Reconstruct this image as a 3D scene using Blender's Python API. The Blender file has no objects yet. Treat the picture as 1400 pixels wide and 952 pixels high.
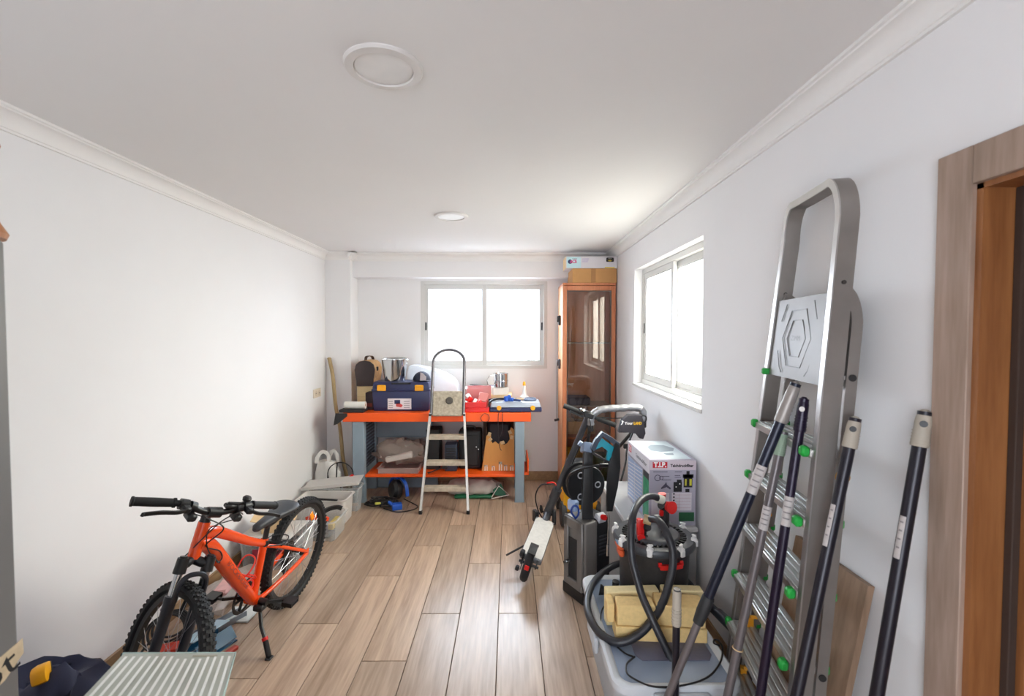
import bpy, bmesh, math, random
from mathutils import Vector, Matrix, Euler, noise
random.seed(7)
SC = bpy.context.scene
COL = SC.collection
PI = math.pi
def R(d): return math.radians(d)

# ------------------------------------------------------------------ camera
cam_d = bpy.data.cameras.new('camera'); cam = bpy.data.objects.new('camera', cam_d); COL.objects.link(cam)
cam_d.sensor_width = 36.0; cam_d.lens = 622.0 / 1400.0 * 36.0; cam_d.clip_start = 0.05
cam.location = (0, 0, 1.594); cam.rotation_euler = (R(90 - 1.75), 0, R(-0.37))
cam_d.dof.use_dof = True; cam_d.dof.focus_distance = 3.4; cam_d.dof.aperture_fstop = 4.0
SC.camera = cam

# ------------------------------------------------------------------ world, daylight, added fill, exposure
world = bpy.data.worlds.new('world'); SC.world = world; world.use_nodes = True
bg = world.node_tree.nodes['Background']; bg.inputs[0].default_value = (0.93, 0.97, 1.0, 1); bg.inputs[1].default_value = 2.0
def area(name, loc, rot, sx, sy, power, color):
    d = bpy.data.lights.new(name, 'AREA'); d.shape = 'RECTANGLE'; d.size = sx; d.size_y = sy; d.energy = power; d.color = color
    o = bpy.data.objects.new(name, d); o.location = loc; o.rotation_euler = rot; COL.objects.link(o); return o
area('daylight_back', (-0.27, 5.95, 2.55), (R(-58), 0, 0), 3.0, 2.2, 500, (0.83, 0.91, 1.0))
area('daylight_right', (2.1, 3.1, 2.45), (0, R(60), 0), 2.2, 3.0, 560, (0.88, 0.94, 1.0))
area('fill_front', (-0.9, -2.5, 1.4), (R(90), 0, R(-8)), 3.0, 2.6, 190, (0.92, 0.95, 1.0))  # added fill light behind the camera, shining in through the added window
SC.view_settings.view_transform = 'Standard'; SC.view_settings.look = 'None'
SC.view_settings.exposure = 0.37; SC.view_settings.gamma = 1.0; SC.view_settings.use_curve_mapping = False
SC.cycles.max_bounces = 14; SC.cycles.diffuse_bounces = 8; SC.cycles.transparent_max_bounces = 16
SC.cycles.use_denoising = True; SC.cycles.caustics_reflective = False; SC.cycles.caustics_refractive = False
SC.cycles.sample_clamp_indirect = 6.0

# ------------------------------------------------------------------ materials
def lin(h):
    h = h.lstrip('#'); v = [int(h[i:i+2], 16) / 255 for i in (0, 2, 4)]
    return tuple((c / 12.92 if c <= 0.04045 else ((c + 0.055) / 1.055) ** 2.4) for c in v) + (1,)
MATS = {}
def mat(name, hexc, rough=0.5, metal=0.0, var=0.06, scale=9.0, bump=0.0, bscale=60.0, spec=0.5, stretch=None, coat=0.0):
    if name in MATS: return MATS[name]
    m = bpy.data.materials.new(name); m.use_nodes = True; nt = m.node_tree; n = nt.nodes; l = nt.links
    b = n['Principled BSDF']; c = lin(hexc)
    b.inputs['Roughness'].default_value = rough; b.inputs['Metallic'].default_value = metal
    b.inputs['Specular IOR Level'].default_value = spec; b.inputs['Coat Weight'].default_value = coat
    tc = n.new('ShaderNodeTexCoord'); src = tc.outputs['Object']
    if stretch:
        mp = n.new('ShaderNodeMapping'); mp.inputs['Scale'].default_value = stretch; l.new(src, mp.inputs[0]); src = mp.outputs[0]
    nz = n.new('ShaderNodeTexNoise'); nz.inputs['Scale'].default_value = scale; nz.inputs['Detail'].default_value = 5
    l.new(src, nz.inputs['Vector'])
    mx = n.new('ShaderNodeMix'); mx.data_type = 'RGBA'
    lo = [max(0, x * (1 - var * 2.2)) for x in c[:3]] + [1]; hi = [min(1, x * (1 + var * 2.2)) for x in c[:3]] + [1]
    mx.inputs[6].default_value = lo; mx.inputs[7].default_value = hi
    l.new(nz.outputs[0], mx.inputs[0]); l.new(mx.outputs[2], b.inputs['Base Color'])
    if bump:
        nb = n.new('ShaderNodeTexNoise'); nb.inputs['Scale'].default_value = bscale; nb.inputs['Detail'].default_value = 3
        l.new(src, nb.inputs['Vector'])
        bp = n.new('ShaderNodeBump'); bp.inputs['Strength'].default_value = bump; bp.inputs['Distance'].default_value = 0.004
        l.new(nb.outputs[0], bp.inputs['Height']); l.new(bp.outputs[0], b.inputs['Normal'])
    MATS[name] = m; return m
def woodmat(name, dark, light, rough=0.45, axis='Y', scale=1.0, perobj=False, bump=0.15):
    if name in MATS: return MATS[name]
    m = bpy.data.materials.new(name); m.use_nodes = True; nt = m.node_tree; n = nt.nodes; l = nt.links
    b = n['Principled BSDF']; b.inputs['Roughness'].default_value = rough
    geo = n.new('ShaderNodeNewGeometry'); src = geo.outputs['Position']
    oi = n.new('ShaderNodeObjectInfo')
    if perobj:
        cx = n.new('ShaderNodeCombineXYZ'); k = n.new('ShaderNodeMath'); k.operation = 'MULTIPLY'; k.inputs[1].default_value = 37.0
        l.new(oi.outputs['Random'], k.inputs[0]); l.new(k.outputs[0], cx.inputs[0]); l.new(k.outputs[0], cx.inputs[2])
        ad = n.new('ShaderNodeVectorMath'); ad.operation = 'ADD'; l.new(src, ad.inputs[0]); l.new(cx.outputs[0], ad.inputs[1]); src = ad.outputs[0]
    s = {'X': (1.2, 14, 14), 'Y': (14, 0.9, 14), 'Z': (14, 14, 1.2)}[axis]
    mp = n.new('ShaderNodeMapping'); mp.inputs['Scale'].default_value = [v * scale for v in s]; l.new(src, mp.inputs[0])
    n1 = n.new('ShaderNodeTexNoise'); n1.inputs['Scale'].default_value = 1.0; n1.inputs['Detail'].default_value = 6; n1.inputs['Distortion'].default_value = 1.2
    l.new(mp.outputs[0], n1.inputs['Vector'])
    mp2 = n.new('ShaderNodeMapping'); mp2.inputs['Scale'].default_value = [v * scale * 6 for v in s]; l.new(src, mp2.inputs[0])
    n2 = n.new('ShaderNodeTexNoise'); n2.inputs['Scale'].default_value = 1.0; n2.inputs['Detail'].default_value = 4; l.new(mp2.outputs[0], n2.inputs['Vector'])
    mm = n.new('ShaderNodeMath'); mm.operation = 'MULTIPLY_ADD'; mm.inputs[1].default_value = 0.6; l.new(n2.outputs[0], mm.inputs[0])
    l.new(n1.outputs[0], mm.inputs[2])
    ramp = n.new('ShaderNodeValToRGB'); ramp.color_ramp.elements[0].position = 0.5; ramp.color_ramp.elements[1].position = 1.0
    ramp.color_ramp.elements[0].color = lin(dark); ramp.color_ramp.elements[1].color = lin(light)
    l.new(mm.outputs[0], ramp.inputs[0]); out = ramp.outputs[0]
    if perobj:
        hs = n.new('ShaderNodeHueSaturation'); mr = n.new('ShaderNodeMapRange'); mr.inputs[3].default_value = 0.86; mr.inputs[4].default_value = 1.12
        l.new(oi.outputs['Random'], mr.inputs[0]); l.new(mr.outputs[0], hs.inputs['Value']); l.new(out, hs.inputs['Color']); out = hs.outputs[0]
    l.new(out, b.inputs['Base Color'])
    bp = n.new('ShaderNodeBump'); bp.inputs['Strength'].default_value = bump; bp.inputs['Distance'].default_value = 0.0012
    l.new(n2.outputs[0], bp.inputs['Height']); l.new(bp.outputs[0], b.inputs['Normal'])
    MATS[name] = m; return m
def clearmat(name, hexc, alpha=0.35, rough=0.15, bump=0.0, bscale=20):
    """thin plastic or glass: part of the light passes straight through, the rest is scattered and reflected"""
    if name in MATS: return MATS[name]
    m = bpy.data.materials.new(name); m.use_nodes = True; nt = m.node_tree; n = nt.nodes; l = nt.links
    b = n['Principled BSDF']; b.inputs['Base Color'].default_value = lin(hexc); b.inputs['Roughness'].default_value = rough
    t = n.new('ShaderNodeBsdfTransparent'); mx = n.new('ShaderNodeMixShader')
    tr = n.new('ShaderNodeBsdfTranslucent'); tr.inputs[0].default_value = lin(hexc)
    m2 = n.new('ShaderNodeMixShader'); m2.inputs[0].default_value = 0.4; l.new(b.outputs[0], m2.inputs[1]); l.new(tr.outputs[0], m2.inputs[2])
    fr = n.new('ShaderNodeLayerWeight'); fr.inputs[0].default_value = 0.25
    mr = n.new('ShaderNodeMapRange'); mr.inputs[3].default_value = alpha; mr.inputs[4].default_value = min(1, alpha + 0.45)
    l.new(fr.outputs['Facing'], mr.inputs[0]); l.new(mr.outputs[0], mx.inputs[0])
    l.new(t.outputs[0], mx.inputs[1]); l.new(m2.outputs[0], mx.inputs[2]); l.new(mx.outputs[0], n['Material Output'].inputs[0])
    if bump:
        nb = n.new('ShaderNodeTexNoise'); nb.inputs['Scale'].default_value = bscale; tc = n.new('ShaderNodeTexCoord'); l.new(tc.outputs['Object'], nb.inputs['Vector'])
        bp = n.new('ShaderNodeBump'); bp.inputs['Strength'].default_value = bump; bp.inputs['Distance'].default_value = 0.02
        l.new(nb.outputs[0], bp.inputs['Height']); l.new(bp.outputs[0], b.inputs['Normal'])
    MATS[name] = m; return m
def glassmat(name, tint, refl=0.12, rough=0.02):
    m = bpy.data.materials.new(name); m.use_nodes = True; nt = m.node_tree; n = nt.nodes; l = nt.links
    t = n.new('ShaderNodeBsdfTransparent'); t.inputs[0].default_value = lin(tint)
    g = n.new('ShaderNodeBsdfGlossy'); g.inputs['Roughness'].default_value = rough
    fr = n.new('ShaderNodeFresnel'); fr.inputs[0].default_value = 1.5
    mr = n.new('ShaderNodeMath'); mr.operation = 'ADD'; mr.inputs[1].default_value = refl; l.new(fr.outputs[0], mr.inputs[0])
    mx = n.new('ShaderNodeMixShader'); l.new(mr.outputs[0], mx.inputs[0]); l.new(t.outputs[0], mx.inputs[1]); l.new(g.outputs[0], mx.inputs[2])
    l.new(mx.outputs[0], n['Material Output'].inputs[0]); MATS[name] = m; return m
def frosted(name, hexc):
    """frosted daylight pane: half straight through, half scattered"""
    m = bpy.data.materials.new(name); m.use_nodes = True; nt = m.node_tree; n = nt.nodes; l = nt.links
    t = n.new('ShaderNodeBsdfTransparent'); t.inputs[0].default_value = lin(hexc)
    tr = n.new('ShaderNodeBsdfTranslucent'); tr.inputs[0].default_value = lin(hexc)
    mx = n.new('ShaderNodeMixShader'); mx.inputs[0].default_value = 0.2; l.new(t.outputs[0], mx.inputs[1]); l.new(tr.outputs[0], mx.inputs[2])
    l.new(mx.outputs[0], n['Material Output'].inputs[0]); MATS[name] = m; return m

# ------------------------------------------------------------------ mesh builder
def frame_from(zdir, hint=None):
    z = Vector(zdir).normalized(); h = Vector(hint) if hint is not None else (Vector((0, 0, 1)) if abs(z.z) < 0.9 else Vector((1, 0, 0)))
    x = (h - z * h.dot(z)).normalized(); y = z.cross(x); return x, y, z
def smooth_path(pts, k=6, closed=False):
    P = [Vector(p) for p in pts]; n = len(P); out = []
    rng = range(n) if closed else range(n - 1)
    for i in rng:
        if closed: a, b, c, d = P[(i-1) % n], P[i], P[(i+1) % n], P[(i+2) % n]
        else: a, b, c, d = P[max(i-1, 0)], P[i], P[i+1], P[min(i+2, n-1)]
        for j in range(k):
            t = j / k
            out.append(0.5 * ((2*b) + (c - a) * t + (2*a - 5*b + 4*c - d) * t*t + (3*b - a - 3*c + d) * t**3))
    if not closed: out.append(P[-1])
    return out
class MB:
    def __init__(s): s.bm = bmesh.new(); s.mi = 0
    def _face(s, vs):
        try:
            f = s.bm.faces.new(vs); f.material_index = s.mi; return f
        except ValueError: return None
    def box(s, c, size, rot=None, bevel=0.0, taper=None, seg=1):
        """box centred on c; rot = matrix / degrees about z; taper = (x, y) scale of the top"""
        M = Matrix.Identity(3) if rot is None else (Matrix.Rotation(R(rot), 3, 'Z') if isinstance(rot, (int, float)) else rot.to_3x3())
        vs = []
        for z in (-.5, .5):
            tx, ty = taper if (taper and z > 0) else (1, 1)
            for x, y in ((-.5, -.5), (.5, -.5), (.5, .5), (-.5, .5)):
                vs.append(s.bm.verts.new(Vector(c) + M @ Vector((x*size[0]*tx, y*size[1]*ty, z*size[2]))))
        fs = [s._face([vs[i] for i in q]) for q in ((3, 2, 1, 0), (4, 5, 6, 7), (0, 1, 5, 4), (1, 2, 6, 5), (2, 3, 7, 6), (3, 0, 4, 7))]
        if bevel:
            ed = list({e for f in fs for e in f.edges})
            r = bmesh.ops.bevel(s.bm, geom=ed, offset=bevel, segments=seg, affect='EDGES', profile=0.6)
            for f in r['faces']: f.material_index = s.mi
        return s
    def b2(s, lo, hi, bevel=0.0, **k):
        lo, hi = Vector(lo), Vector(hi); return s.box((lo + hi) / 2, hi - lo, bevel=bevel, **k)
    def sweep(s, pts, prof, closed=False, hint=None, cap=True, scales=None):
        """sweep a closed 2-D profile [(x, y)] along a path"""
        P = [Vector(p) for p in pts]; n = len(P); rings = []; x = None
        for i in range(n):
            if closed: t = P[(i+1) % n] - P[i-1]
            else: t = P[min(i+1, n-1)] - P[max(i-1, 0)]
            if t.length < 1e-9: t = Vector((0, 0, 1))
            t.normalize()
            if x is None or hint is not None: x, y, _ = frame_from(t, hint)
            else:
                x = x - t * x.dot(t)
                if x.length < 1e-6: x, y, _ = frame_from(t)
                x.normalize(); y = t.cross(x)
            k = scales[i] if scales else 1.0
            rings.append([s.bm.verts.new(P[i] + (x * a + y * b) * k) for a, b in prof])
        m = len(prof)
        for i in range(n if closed else n - 1):
            A, B = rings[i], rings[(i+1) % n]
            for j in range(m): s._face([A[j], A[(j+1) % m], B[(j+1) % m], B[j]])
        if cap and not closed: s._face(rings[0][::-1]); s._face(rings[-1])
        return s
    def tube(s, pts, r, n=8, closed=False, scales=None, cap=True):
        return s.sweep(pts, [(r*math.cos(2*PI*i/n), r*math.sin(2*PI*i/n)) for i in range(n)], closed, None, cap, scales)
    def bar(s, pts, w, t, hint, closed=False):
        """rectangular bar: w along hint, t across"""
        return s.sweep(pts, [(-w/2, -t/2), (w/2, -t/2), (w/2, t/2), (-w/2, t/2)], closed, hint)
    def cyl(s, p0, p1, r0, r1=None, n=16, cap=True):
        r1 = r0 if r1 is None else r1; p0, p1 = Vector(p0), Vector(p1); x, y, z = frame_from(p1 - p0)
        a = [s.bm.verts.new(p0 + (x*math.cos(2*PI*i/n) + y*math.sin(2*PI*i/n)) * r0) for i in range(n)]
        b = [s.bm.verts.new(p1 + (x*math.cos(2*PI*i/n) + y*math.sin(2*PI*i/n)) * r1) for i in range(n)]
        for i in range(n): s._face([a[i], a[(i+1) % n], b[(i+1) % n], b[i]])
        if cap: s._face(a[::-1]); s._face(b)
        return s
    def lathe(s, prof, o=(0, 0, 0), axis=(0, 0, 1), n=28, caps=True):
        x, y, z = frame_from(axis); o = Vector(o); rings = []
        for r, h in prof:
            rings.append([s.bm.verts.new(o + z*h + (x*math.cos(2*PI*i/n) + y*math.sin(2*PI*i/n)) * max(r, 1e-4)) for i in range(n)])
        for A, B in zip(rings, rings[1:]):
            for i in range(n): s._face([A[i], A[(i+1) % n], B[(i+1) % n], B[i]])
        if caps: s._face(rings[0][::-1]); s._face(rings[-1])
        return s
    def torus(s, c, axis, Rr, r, n=32, m=10, sx=1.0):
        x, y, z = frame_from(axis); c = Vector(c)
        pts = [c + (x*math.cos(2*PI*i/n) + y*math.sin(2*PI*i/n)) * Rr for i in range(n)]
        rings = []
        for i in range(n):
            d = (pts[i] - c).normalized()
            rings.append([s.bm.verts.new(pts[i] + d*r*math.cos(2*PI*j/m) + z*r*sx*math.sin(2*PI*j/m)) for j in range(m)])
        for i in range(n):
            A, B = rings[i], rings[(i+1) % n]
            for j in range(m): s._face([A[j], A[(j+1) % m], B[(j+1) % m], B[j]])
        return s
    def ell(s, c, r, n=18, m=10, lo=-90, hi=90, M=None, nz=0.0, nf=6.0):
        c = Vector(c); M = M or Matrix.Identity(3); rings = []
        for i in range(m + 1):
            a = R(lo + (hi - lo) * i / m); ring = []
            for j in range(n):
                b = 2*PI*j/n; v = Vector((math.cos(a)*math.cos(b)*r[0], math.cos(a)*math.sin(b)*r[1], math.sin(a)*r[2]))
                if nz: v *= 1 + nz * (abs(noise.noise((c + v) * nf)) * 1.6 - 0.4 + 0.5 * noise.noise((c + v) * nf * 2.7))
                ring.append(s.bm.verts.new(c + M @ v))
            rings.append(ring)
        for A, B in zip(rings, rings[1:]):
            for j in range(n): s._face([A[j], A[(j+1) % n], B[(j+1) % n], B[j]])
        s._face(rings[0][::-1]); s._face(rings[-1]); return s
    def prism(s, poly, o, xd, yd, depth, bevel=0.0):
        """polygon in the plane (xd, yd) at o, extruded by depth along xd x yd"""
        o, xd, yd = Vector(o), Vector(xd), Vector(yd); z = xd.cross(yd).normalized()
        a = [s.bm.verts.new(o + xd*p[0] + yd*p[1]) for p in poly]; b = [s.bm.verts.new(v.co + z*depth) for v in a]
        n = len(a); fs = [s._face(a[::-1]), s._face(b)]
        for i in range(n): fs.append(s._face([a[i], a[(i+1) % n], b[(i+1) % n], b[i]]))
        if bevel:
            ed = list({e for f in fs[:2] if f for e in f.edges})
            r = bmesh.ops.bevel(s.bm, geom=ed, offset=bevel, segments=2, affect='EDGES', profile=0.6)
            for f in r['faces']: f.material_index = s.mi
        return s
    def quad(s, a, b, c, d):
        s._face([s.bm.verts.new(Vector(p)) for p in (a, b, c, d)]); return s
    def xf(s, M): bmesh.ops.transform(s.bm, matrix=M, verts=s.bm.verts); return s
    def crumple(s, amt, f=7.0, seed=0.0):
        for v in s.bm.verts:
            p = v.co * f + Vector((seed, seed*1.7, seed*.3)); v.co += Vector((noise.noise(p), noise.noise(p + Vector((9, 3, 1))), noise.noise(p + Vector((2, 8, 5))))) * amt
        return s
    def subdiv(s, n=1):
        bmesh.ops.subdivide_edges(s.bm, edges=list(s.bm.edges), cuts=n, use_grid_fill=True); return s
    def mesh(s, name, mats, angle=38):
        bmesh.ops.recalc_face_normals(s.bm, faces=s.bm.faces)
        me = bpy.data.meshes.new(name); s.bm.to_mesh(me); s.bm.free()
        for m in (mats if isinstance(mats, (list, tuple)) else [mats]): me.materials.append(m)
        me.polygons.foreach_set('use_smooth', [True] * len(me.polygons)); me.set_sharp_from_angle(angle=R(angle))
        return me
BASE = {}
def tag(o, label=None, cat=None, group=None, kind=None):
    if label: o['label'] = label
    if cat: o['category'] = cat
    if group: o['group'] = group
    if kind: o['kind'] = kind
    return o
def thing(name, label, cat, loc=(0, 0, 0), rot=None, group=None, local=False):
    """an Empty at the base of a thing; its parts are given in world coordinates unless local"""
    o = bpy.data.objects.new(name, None); COL.objects.link(o); o.location = loc; o.empty_display_size = 0.1
    if rot is not None: o.rotation_euler = rot
    BASE[o.name] = Vector((0, 0, 0)) if local else Vector(loc)
    return tag(o, label, cat, group)
def part(name, mb, mats, parent, label=None, angle=38):
    me = mb.mesh(name, mats, angle); b = BASE[parent.name]; me.transform(Matrix.Translation(-b))
    o = bpy.data.objects.new(name, me); COL.objects.link(o); o.parent = parent; BASE[o.name] = b
    if label: o['label'] = label
    return o
def solo(name, mb, mats, label, cat, group=None, kind=None, angle=38):
    me = mb.mesh(name, mats, angle)
    xs = [v.co for v in me.vertices]; b = Vector(((min(v.x for v in xs) + max(v.x for v in xs))/2, (min(v.y for v in xs) + max(v.y for v in xs))/2, min(v.z for v in xs)))
    me.transform(Matrix.Translation(-b)); o = bpy.data.objects.new(name, me); COL.objects.link(o); o.location = b; BASE[o.name] = b
    return tag(o, label, cat, group, kind)
def struct(name, mb, mats, parent=None):
    me = mb.mesh(name, mats); o = bpy.data.objects.new(name, me); COL.objects.link(o); BASE[o.name] = Vector((0, 0, 0))
    if parent: o.parent = parent
    else: o['kind'] = 'structure'
    return o
def lettering(txt, parent, o, xd, yd, h, m, width=None, align='CENTER', name='lettering', bold=0.0):
    """flat raised print: text in the plane (xd, yd), h = cap height, width = fitted width"""
    cu = bpy.data.curves.new('txt', 'FONT'); cu.body = txt; cu.size = h / 0.7; cu.align_x = align; cu.align_y = 'CENTER'; cu.offset = bold; cu.resolution_u = 3
    ob = bpy.data.objects.new('txt', cu); COL.objects.link(ob); dg = bpy.context.evaluated_depsgraph_get()
    me = bpy.data.meshes.new_from_object(ob.evaluated_get(dg)); bpy.data.objects.remove(ob); bpy.data.curves.remove(cu)
    xd, yd = Vector(xd).normalized(), Vector(yd).normalized(); z = xd.cross(yd)
    sx = 1.0
    if width and len(me.vertices):
        w = max(v.co.x for v in me.vertices) - min(v.co.x for v in me.vertices); sx = width / w
    M = Matrix(((xd.x*sx, yd.x, z.x, o[0]), (xd.y*sx, yd.y, z.y, o[1]), (xd.z*sx, yd.z, z.z, o[2]), (0, 0, 0, 1)))
    me.transform(M); me.transform(Matrix.Translation(-BASE[parent.name])); me.materials.clear(); me.materials.append(m)
    ob = bpy.data.objects.new(name, me); COL.objects.link(ob); ob.parent = parent; BASE[ob.name] = BASE[parent.name]; return ob
def copy_tree(o, parent=None):
    c = o.copy(); COL.objects.link(c); c.parent = parent; BASE[c.name] = BASE[o.name]
    for ch in list(o.children): copy_tree(ch, c)
    return c

# shared materials
WALL = mat('wall_paint', '#E3E2E3', 0.9, var=0.012, scale=3, bump=0.04, bscale=120)
CEIL = mat('ceiling_paint', '#E0DEDD', 0.9, var=0.01, scale=2)
TRIMW = mat('trim_white', '#E6E4E2', 0.75, var=0.01)
PLANK = woodmat('plank_wood', '#8E7662', '#BDA48E', rough=0.30, axis='Y', scale=1.0, perobj=True)
GROUT = mat('grout', '#4A3A2E', 0.9)
BASEB = woodmat('baseboard_wood', '#84674B', '#A88A66', rough=0.5, axis='Y', scale=1.0)
DOORL = woodmat('door_casing_wood', '#8A7566', '#A99284', rough=0.5, axis='Z', scale=1.2)
DOORD = woodmat('door_jamb_wood', '#7A4A28', '#99653C', rough=0.4, axis='Z', scale=1.2)
DOORX = woodmat('door_leaf_wood', '#4A2A1C', '#653C28', rough=0.4, axis='Z', scale=1.2)
WFRAME = mat('window_aluminium_white', '#CBCAC7', 0.4, 0.0, var=0.01)
ALU = mat('aluminium', '#B9B6B4', 0.33, 0.85, var=0.05, scale=14, bump=0.03, bscale=200)
ALUD = mat('aluminium_worn', '#8F8985', 0.42, 0.75, var=0.10, scale=10, bump=0.05, bscale=150)
STEEL = mat('polished_steel', '#C8CACC', 0.16, 1.0, var=0.03)
BLACK = mat('black_plastic', '#1B1B1D', 0.42, var=0.08)
BLACKM = mat('black_matt', '#202022', 0.62, var=0.10, bump=0.05)
RUBBER = mat('rubber', '#1E1E20', 0.7, var=0.12, bump=0.1, bscale=90)
ORANGE = mat('bench_orange', '#F55A0E', 0.38, var=0.04)
BIKEO = mat('bike_orange', '#F24E10', 0.26, var=0.03, coat=0.4)
STEELB = mat('bench_blue_grey', '#8494A0', 0.42, var=0.05)
NAVY = mat('navy_plastic', '#262C55', 0.4, var=0.06)
YEL = mat('yellow_plastic', '#F0A912', 0.4, var=0.05)
RED = mat('red_plastic', '#D31D1A', 0.35, var=0.05)
WHITEP = mat('white_plastic', '#E6E5E3', 0.4, var=0.03)
CARD = mat('cardboard', '#B98A56', 0.85, var=0.06, scale=14, bump=0.05)
CARDL = mat('cardboard_light', '#D5B88E', 0.85, var=0.05)
BLUEP = mat('blue_plastic', '#1D55B8', 0.4, var=0.06)
GREENP = mat('green_plastic', '#1E9A3C', 0.4, var=0.06)
CLEAR = clearmat('clear_plastic', '#E6EAEC', 0.16, 0.10)
FROST = clearmat('frosted_plastic', '#DADDE0', 0.72, 0.3)
INK = mat('ink_black', '#1C1A1E', 0.6); WHITEI = mat('ink_white', '#F2F0EE', 0.6, var=0.01)

# ================================================================== SETTING
XL, XR, YB, YF, ZC = -1.885, 1.06, 4.92, -1.7, 2.43
mb = MB(); mb.b2((XL, YF, -0.12), (XR, YB, -0.006)); floor = struct('floor', mb, GROUT)
# floor planks: 0.22 m wide, 1.2 m long, joints staggered column by column
PW, PL, GAP = 0.22, 1.2045, 0.0035
OFFS = {-1: 3.12, 0: 2.55, 1: 2.95, 2: 3.40, 3: 2.80, 4: 3.10, 5: 2.5, -2: 2.55, -3: 2.175, -4: 2.956, -5: 2.466, -6: 3.27, -7: 2.75, -8: 3.15, -9: 2.6}
PM = {}
for c in range(-9, 6):
    x0, x1 = max(-0.06 + PW * c, XL), min(-0.06 + PW * (c + 1), XR)
    if x1 - x0 < 0.02: continue
    y = OFFS[c]
    while y > YF: y -= PL
    while y < YB:
        y0, y1 = max(y, YF), min(y + PL, YB); y += PL
        if y1 - y0 < 0.02: continue
        w, h = round(x1 - x0, 4), round(y1 - y0, 4)
        if (w, h) not in PM:
            q = MB(); q.box((0, 0, -0.006), (w - GAP, h - GAP, 0.012), bevel=0.0012); PM[(w, h)] = q.mesh('plank', PLANK)
        o = bpy.data.objects.new('plank', PM[(w, h)]); COL.objects.link(o); o.parent = floor
        o.location = ((x0 + x1) / 2, (y0 + y1) / 2, random.uniform(-0.0004, 0.0004))
mb = MB(); mb.b2((-14, -14, -.40), (14, 18, -.30)); struct('ground', mb, mat('ground_concrete', '#8F8C86', .9, var=.1, scale=2))  # unseen ground outside, added to block sky light from below
mb = MB(); mb.b2((XL - .2, YF - .2, ZC), (XR + .2, YB + .25, ZC + .15)); struct('ceiling', mb, CEIL)
mb = MB(); mb.b2((XL - .2, YF - .2, -.12), (XL, YB + .25, ZC)); struct('wall_left', mb, WALL)
# right wall: a window opening and the doorway
WY0, WY1, WZ0, WZ1 = 2.49, 3.85, 1.18, 2.135
DY0, DY1, DZ = 0.20, 1.115, 2.02
mb = MB()
T = 0.24
mb.b2((XR, WY1, -.12), (XR + T, YB + .25, ZC)); mb.b2((XR, WY0, -.12), (XR + T, WY1, WZ0)); mb.b2((XR, WY0, WZ1), (XR + T, WY1, ZC))
mb.b2((XR, DY1 - .03, -.12), (XR + T, WY0, ZC)); mb.b2((XR, DY0, DZ - .03), (XR + T, DY1 - .03, ZC)); mb.b2((XR, YF - .2, -.12), (XR + T, DY0, ZC))
struct('wall_right', mb, WALL)
BX0, BX1, BZ0, BZ1 = -0.952, 0.412, 1.22, 2.165
mb = MB()
mb.b2((XL, YB, -.12), (BX0, YB + .22, ZC)); mb.b2((BX1, YB, -.12), (XR, YB + .22, ZC)); mb.b2((BX0, YB, -.12), (BX1, YB + .22, BZ0)); mb.b2((BX0, YB, BZ1), (BX1, YB + .22, ZC))
struct('wall_back', mb, WALL)
mb = MB(); mb.b2((XL, YF - .2, -.12), (-1.75, YF, ZC)); mb.b2((.25, YF - .2, -.12), (XR, YF, ZC)); mb.b2((-1.75, YF - .2, 2.2), (.25, YF, ZC)); mb.b2((-1.75, YF - .2, -.12), (.25, YF, .25)); struct('wall_front', mb, WALL)  # opening added behind the camera to let the fill light in
mb = MB(); mb.b2((XL, 4.69, 0), (-1.627, YB, ZC)); struct('trim_1', mb, WALL)          # corner column
mb = MB(); mb.b2((-1.627, 4.76, 2.185), (XR, YB, ZC)); struct('trim_2', mb, WALL)      # beam over the window
# cornice: stepped cove
CP = [(0, 0), (0.072, 0), (0.072, -0.010), (0.062, -0.012), (0.060, -0.017)] + [(0.060 - 0.045 * math.sin(a * PI / 12), -0.062 + 0.045 * math.cos(a * PI / 12)) for a in range(1, 7)] + [(0.015, -0.068), (0.011, -0.070), (0.011, -0.079), (0, -0.079)]
def cornice(n, a, b, inward):
    mb = MB(); a, b = Vector(a), Vector(b); inward = Vector(inward)
    A = [mb.bm.verts.new(a + inward * x + Vector((0, 0, z))) for x, z in CP]; B = [mb.bm.verts.new(b + inward * x + Vector((0, 0, z))) for x, z in CP]
    for i in range(len(CP)): mb._face([A[i], A[(i+1) % len(CP)], B[(i+1) % len(CP)], B[i]])
    mb._face(A); mb._face(B[::-1]); struct('trim_%d' % n, mb, TRIMW)
cornice(3, (XL, YF, ZC), (XL, 4.69, ZC), (1, 0, 0)); cornice(4, (XR, YF, ZC), (XR, 4.76, ZC), (-1, 0, 0))
cornice(5, (XL, 4.69, ZC), (-1.627 + .072, 4.69, ZC), (0, -1, 0)); cornice(6, (-1.627, 4.618, ZC), (-1.627, 4.76, ZC), (1, 0, 0))
cornice(7, (-1.627, 4.76, ZC), (XR, 4.76, ZC), (0, -1, 0))
def bb(name, lo, hi):
    mb = MB(); mb.b2(lo, hi, bevel=0.003); struct(name, mb, BASEB)
bb('baseboard_left', (XL, YF, 0), (XL + .014, 4.69, .078)); bb('baseboard_back', (-1.627, YB - .014, 0), (XR, YB, .10))
bb('baseboard_right', (XR - .014, DY1 + .09, 0), (XR, YB, .085)); bb('baseboard_column', (XL, 4.676, 0), (-1.627, 4.69, .085))

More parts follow.
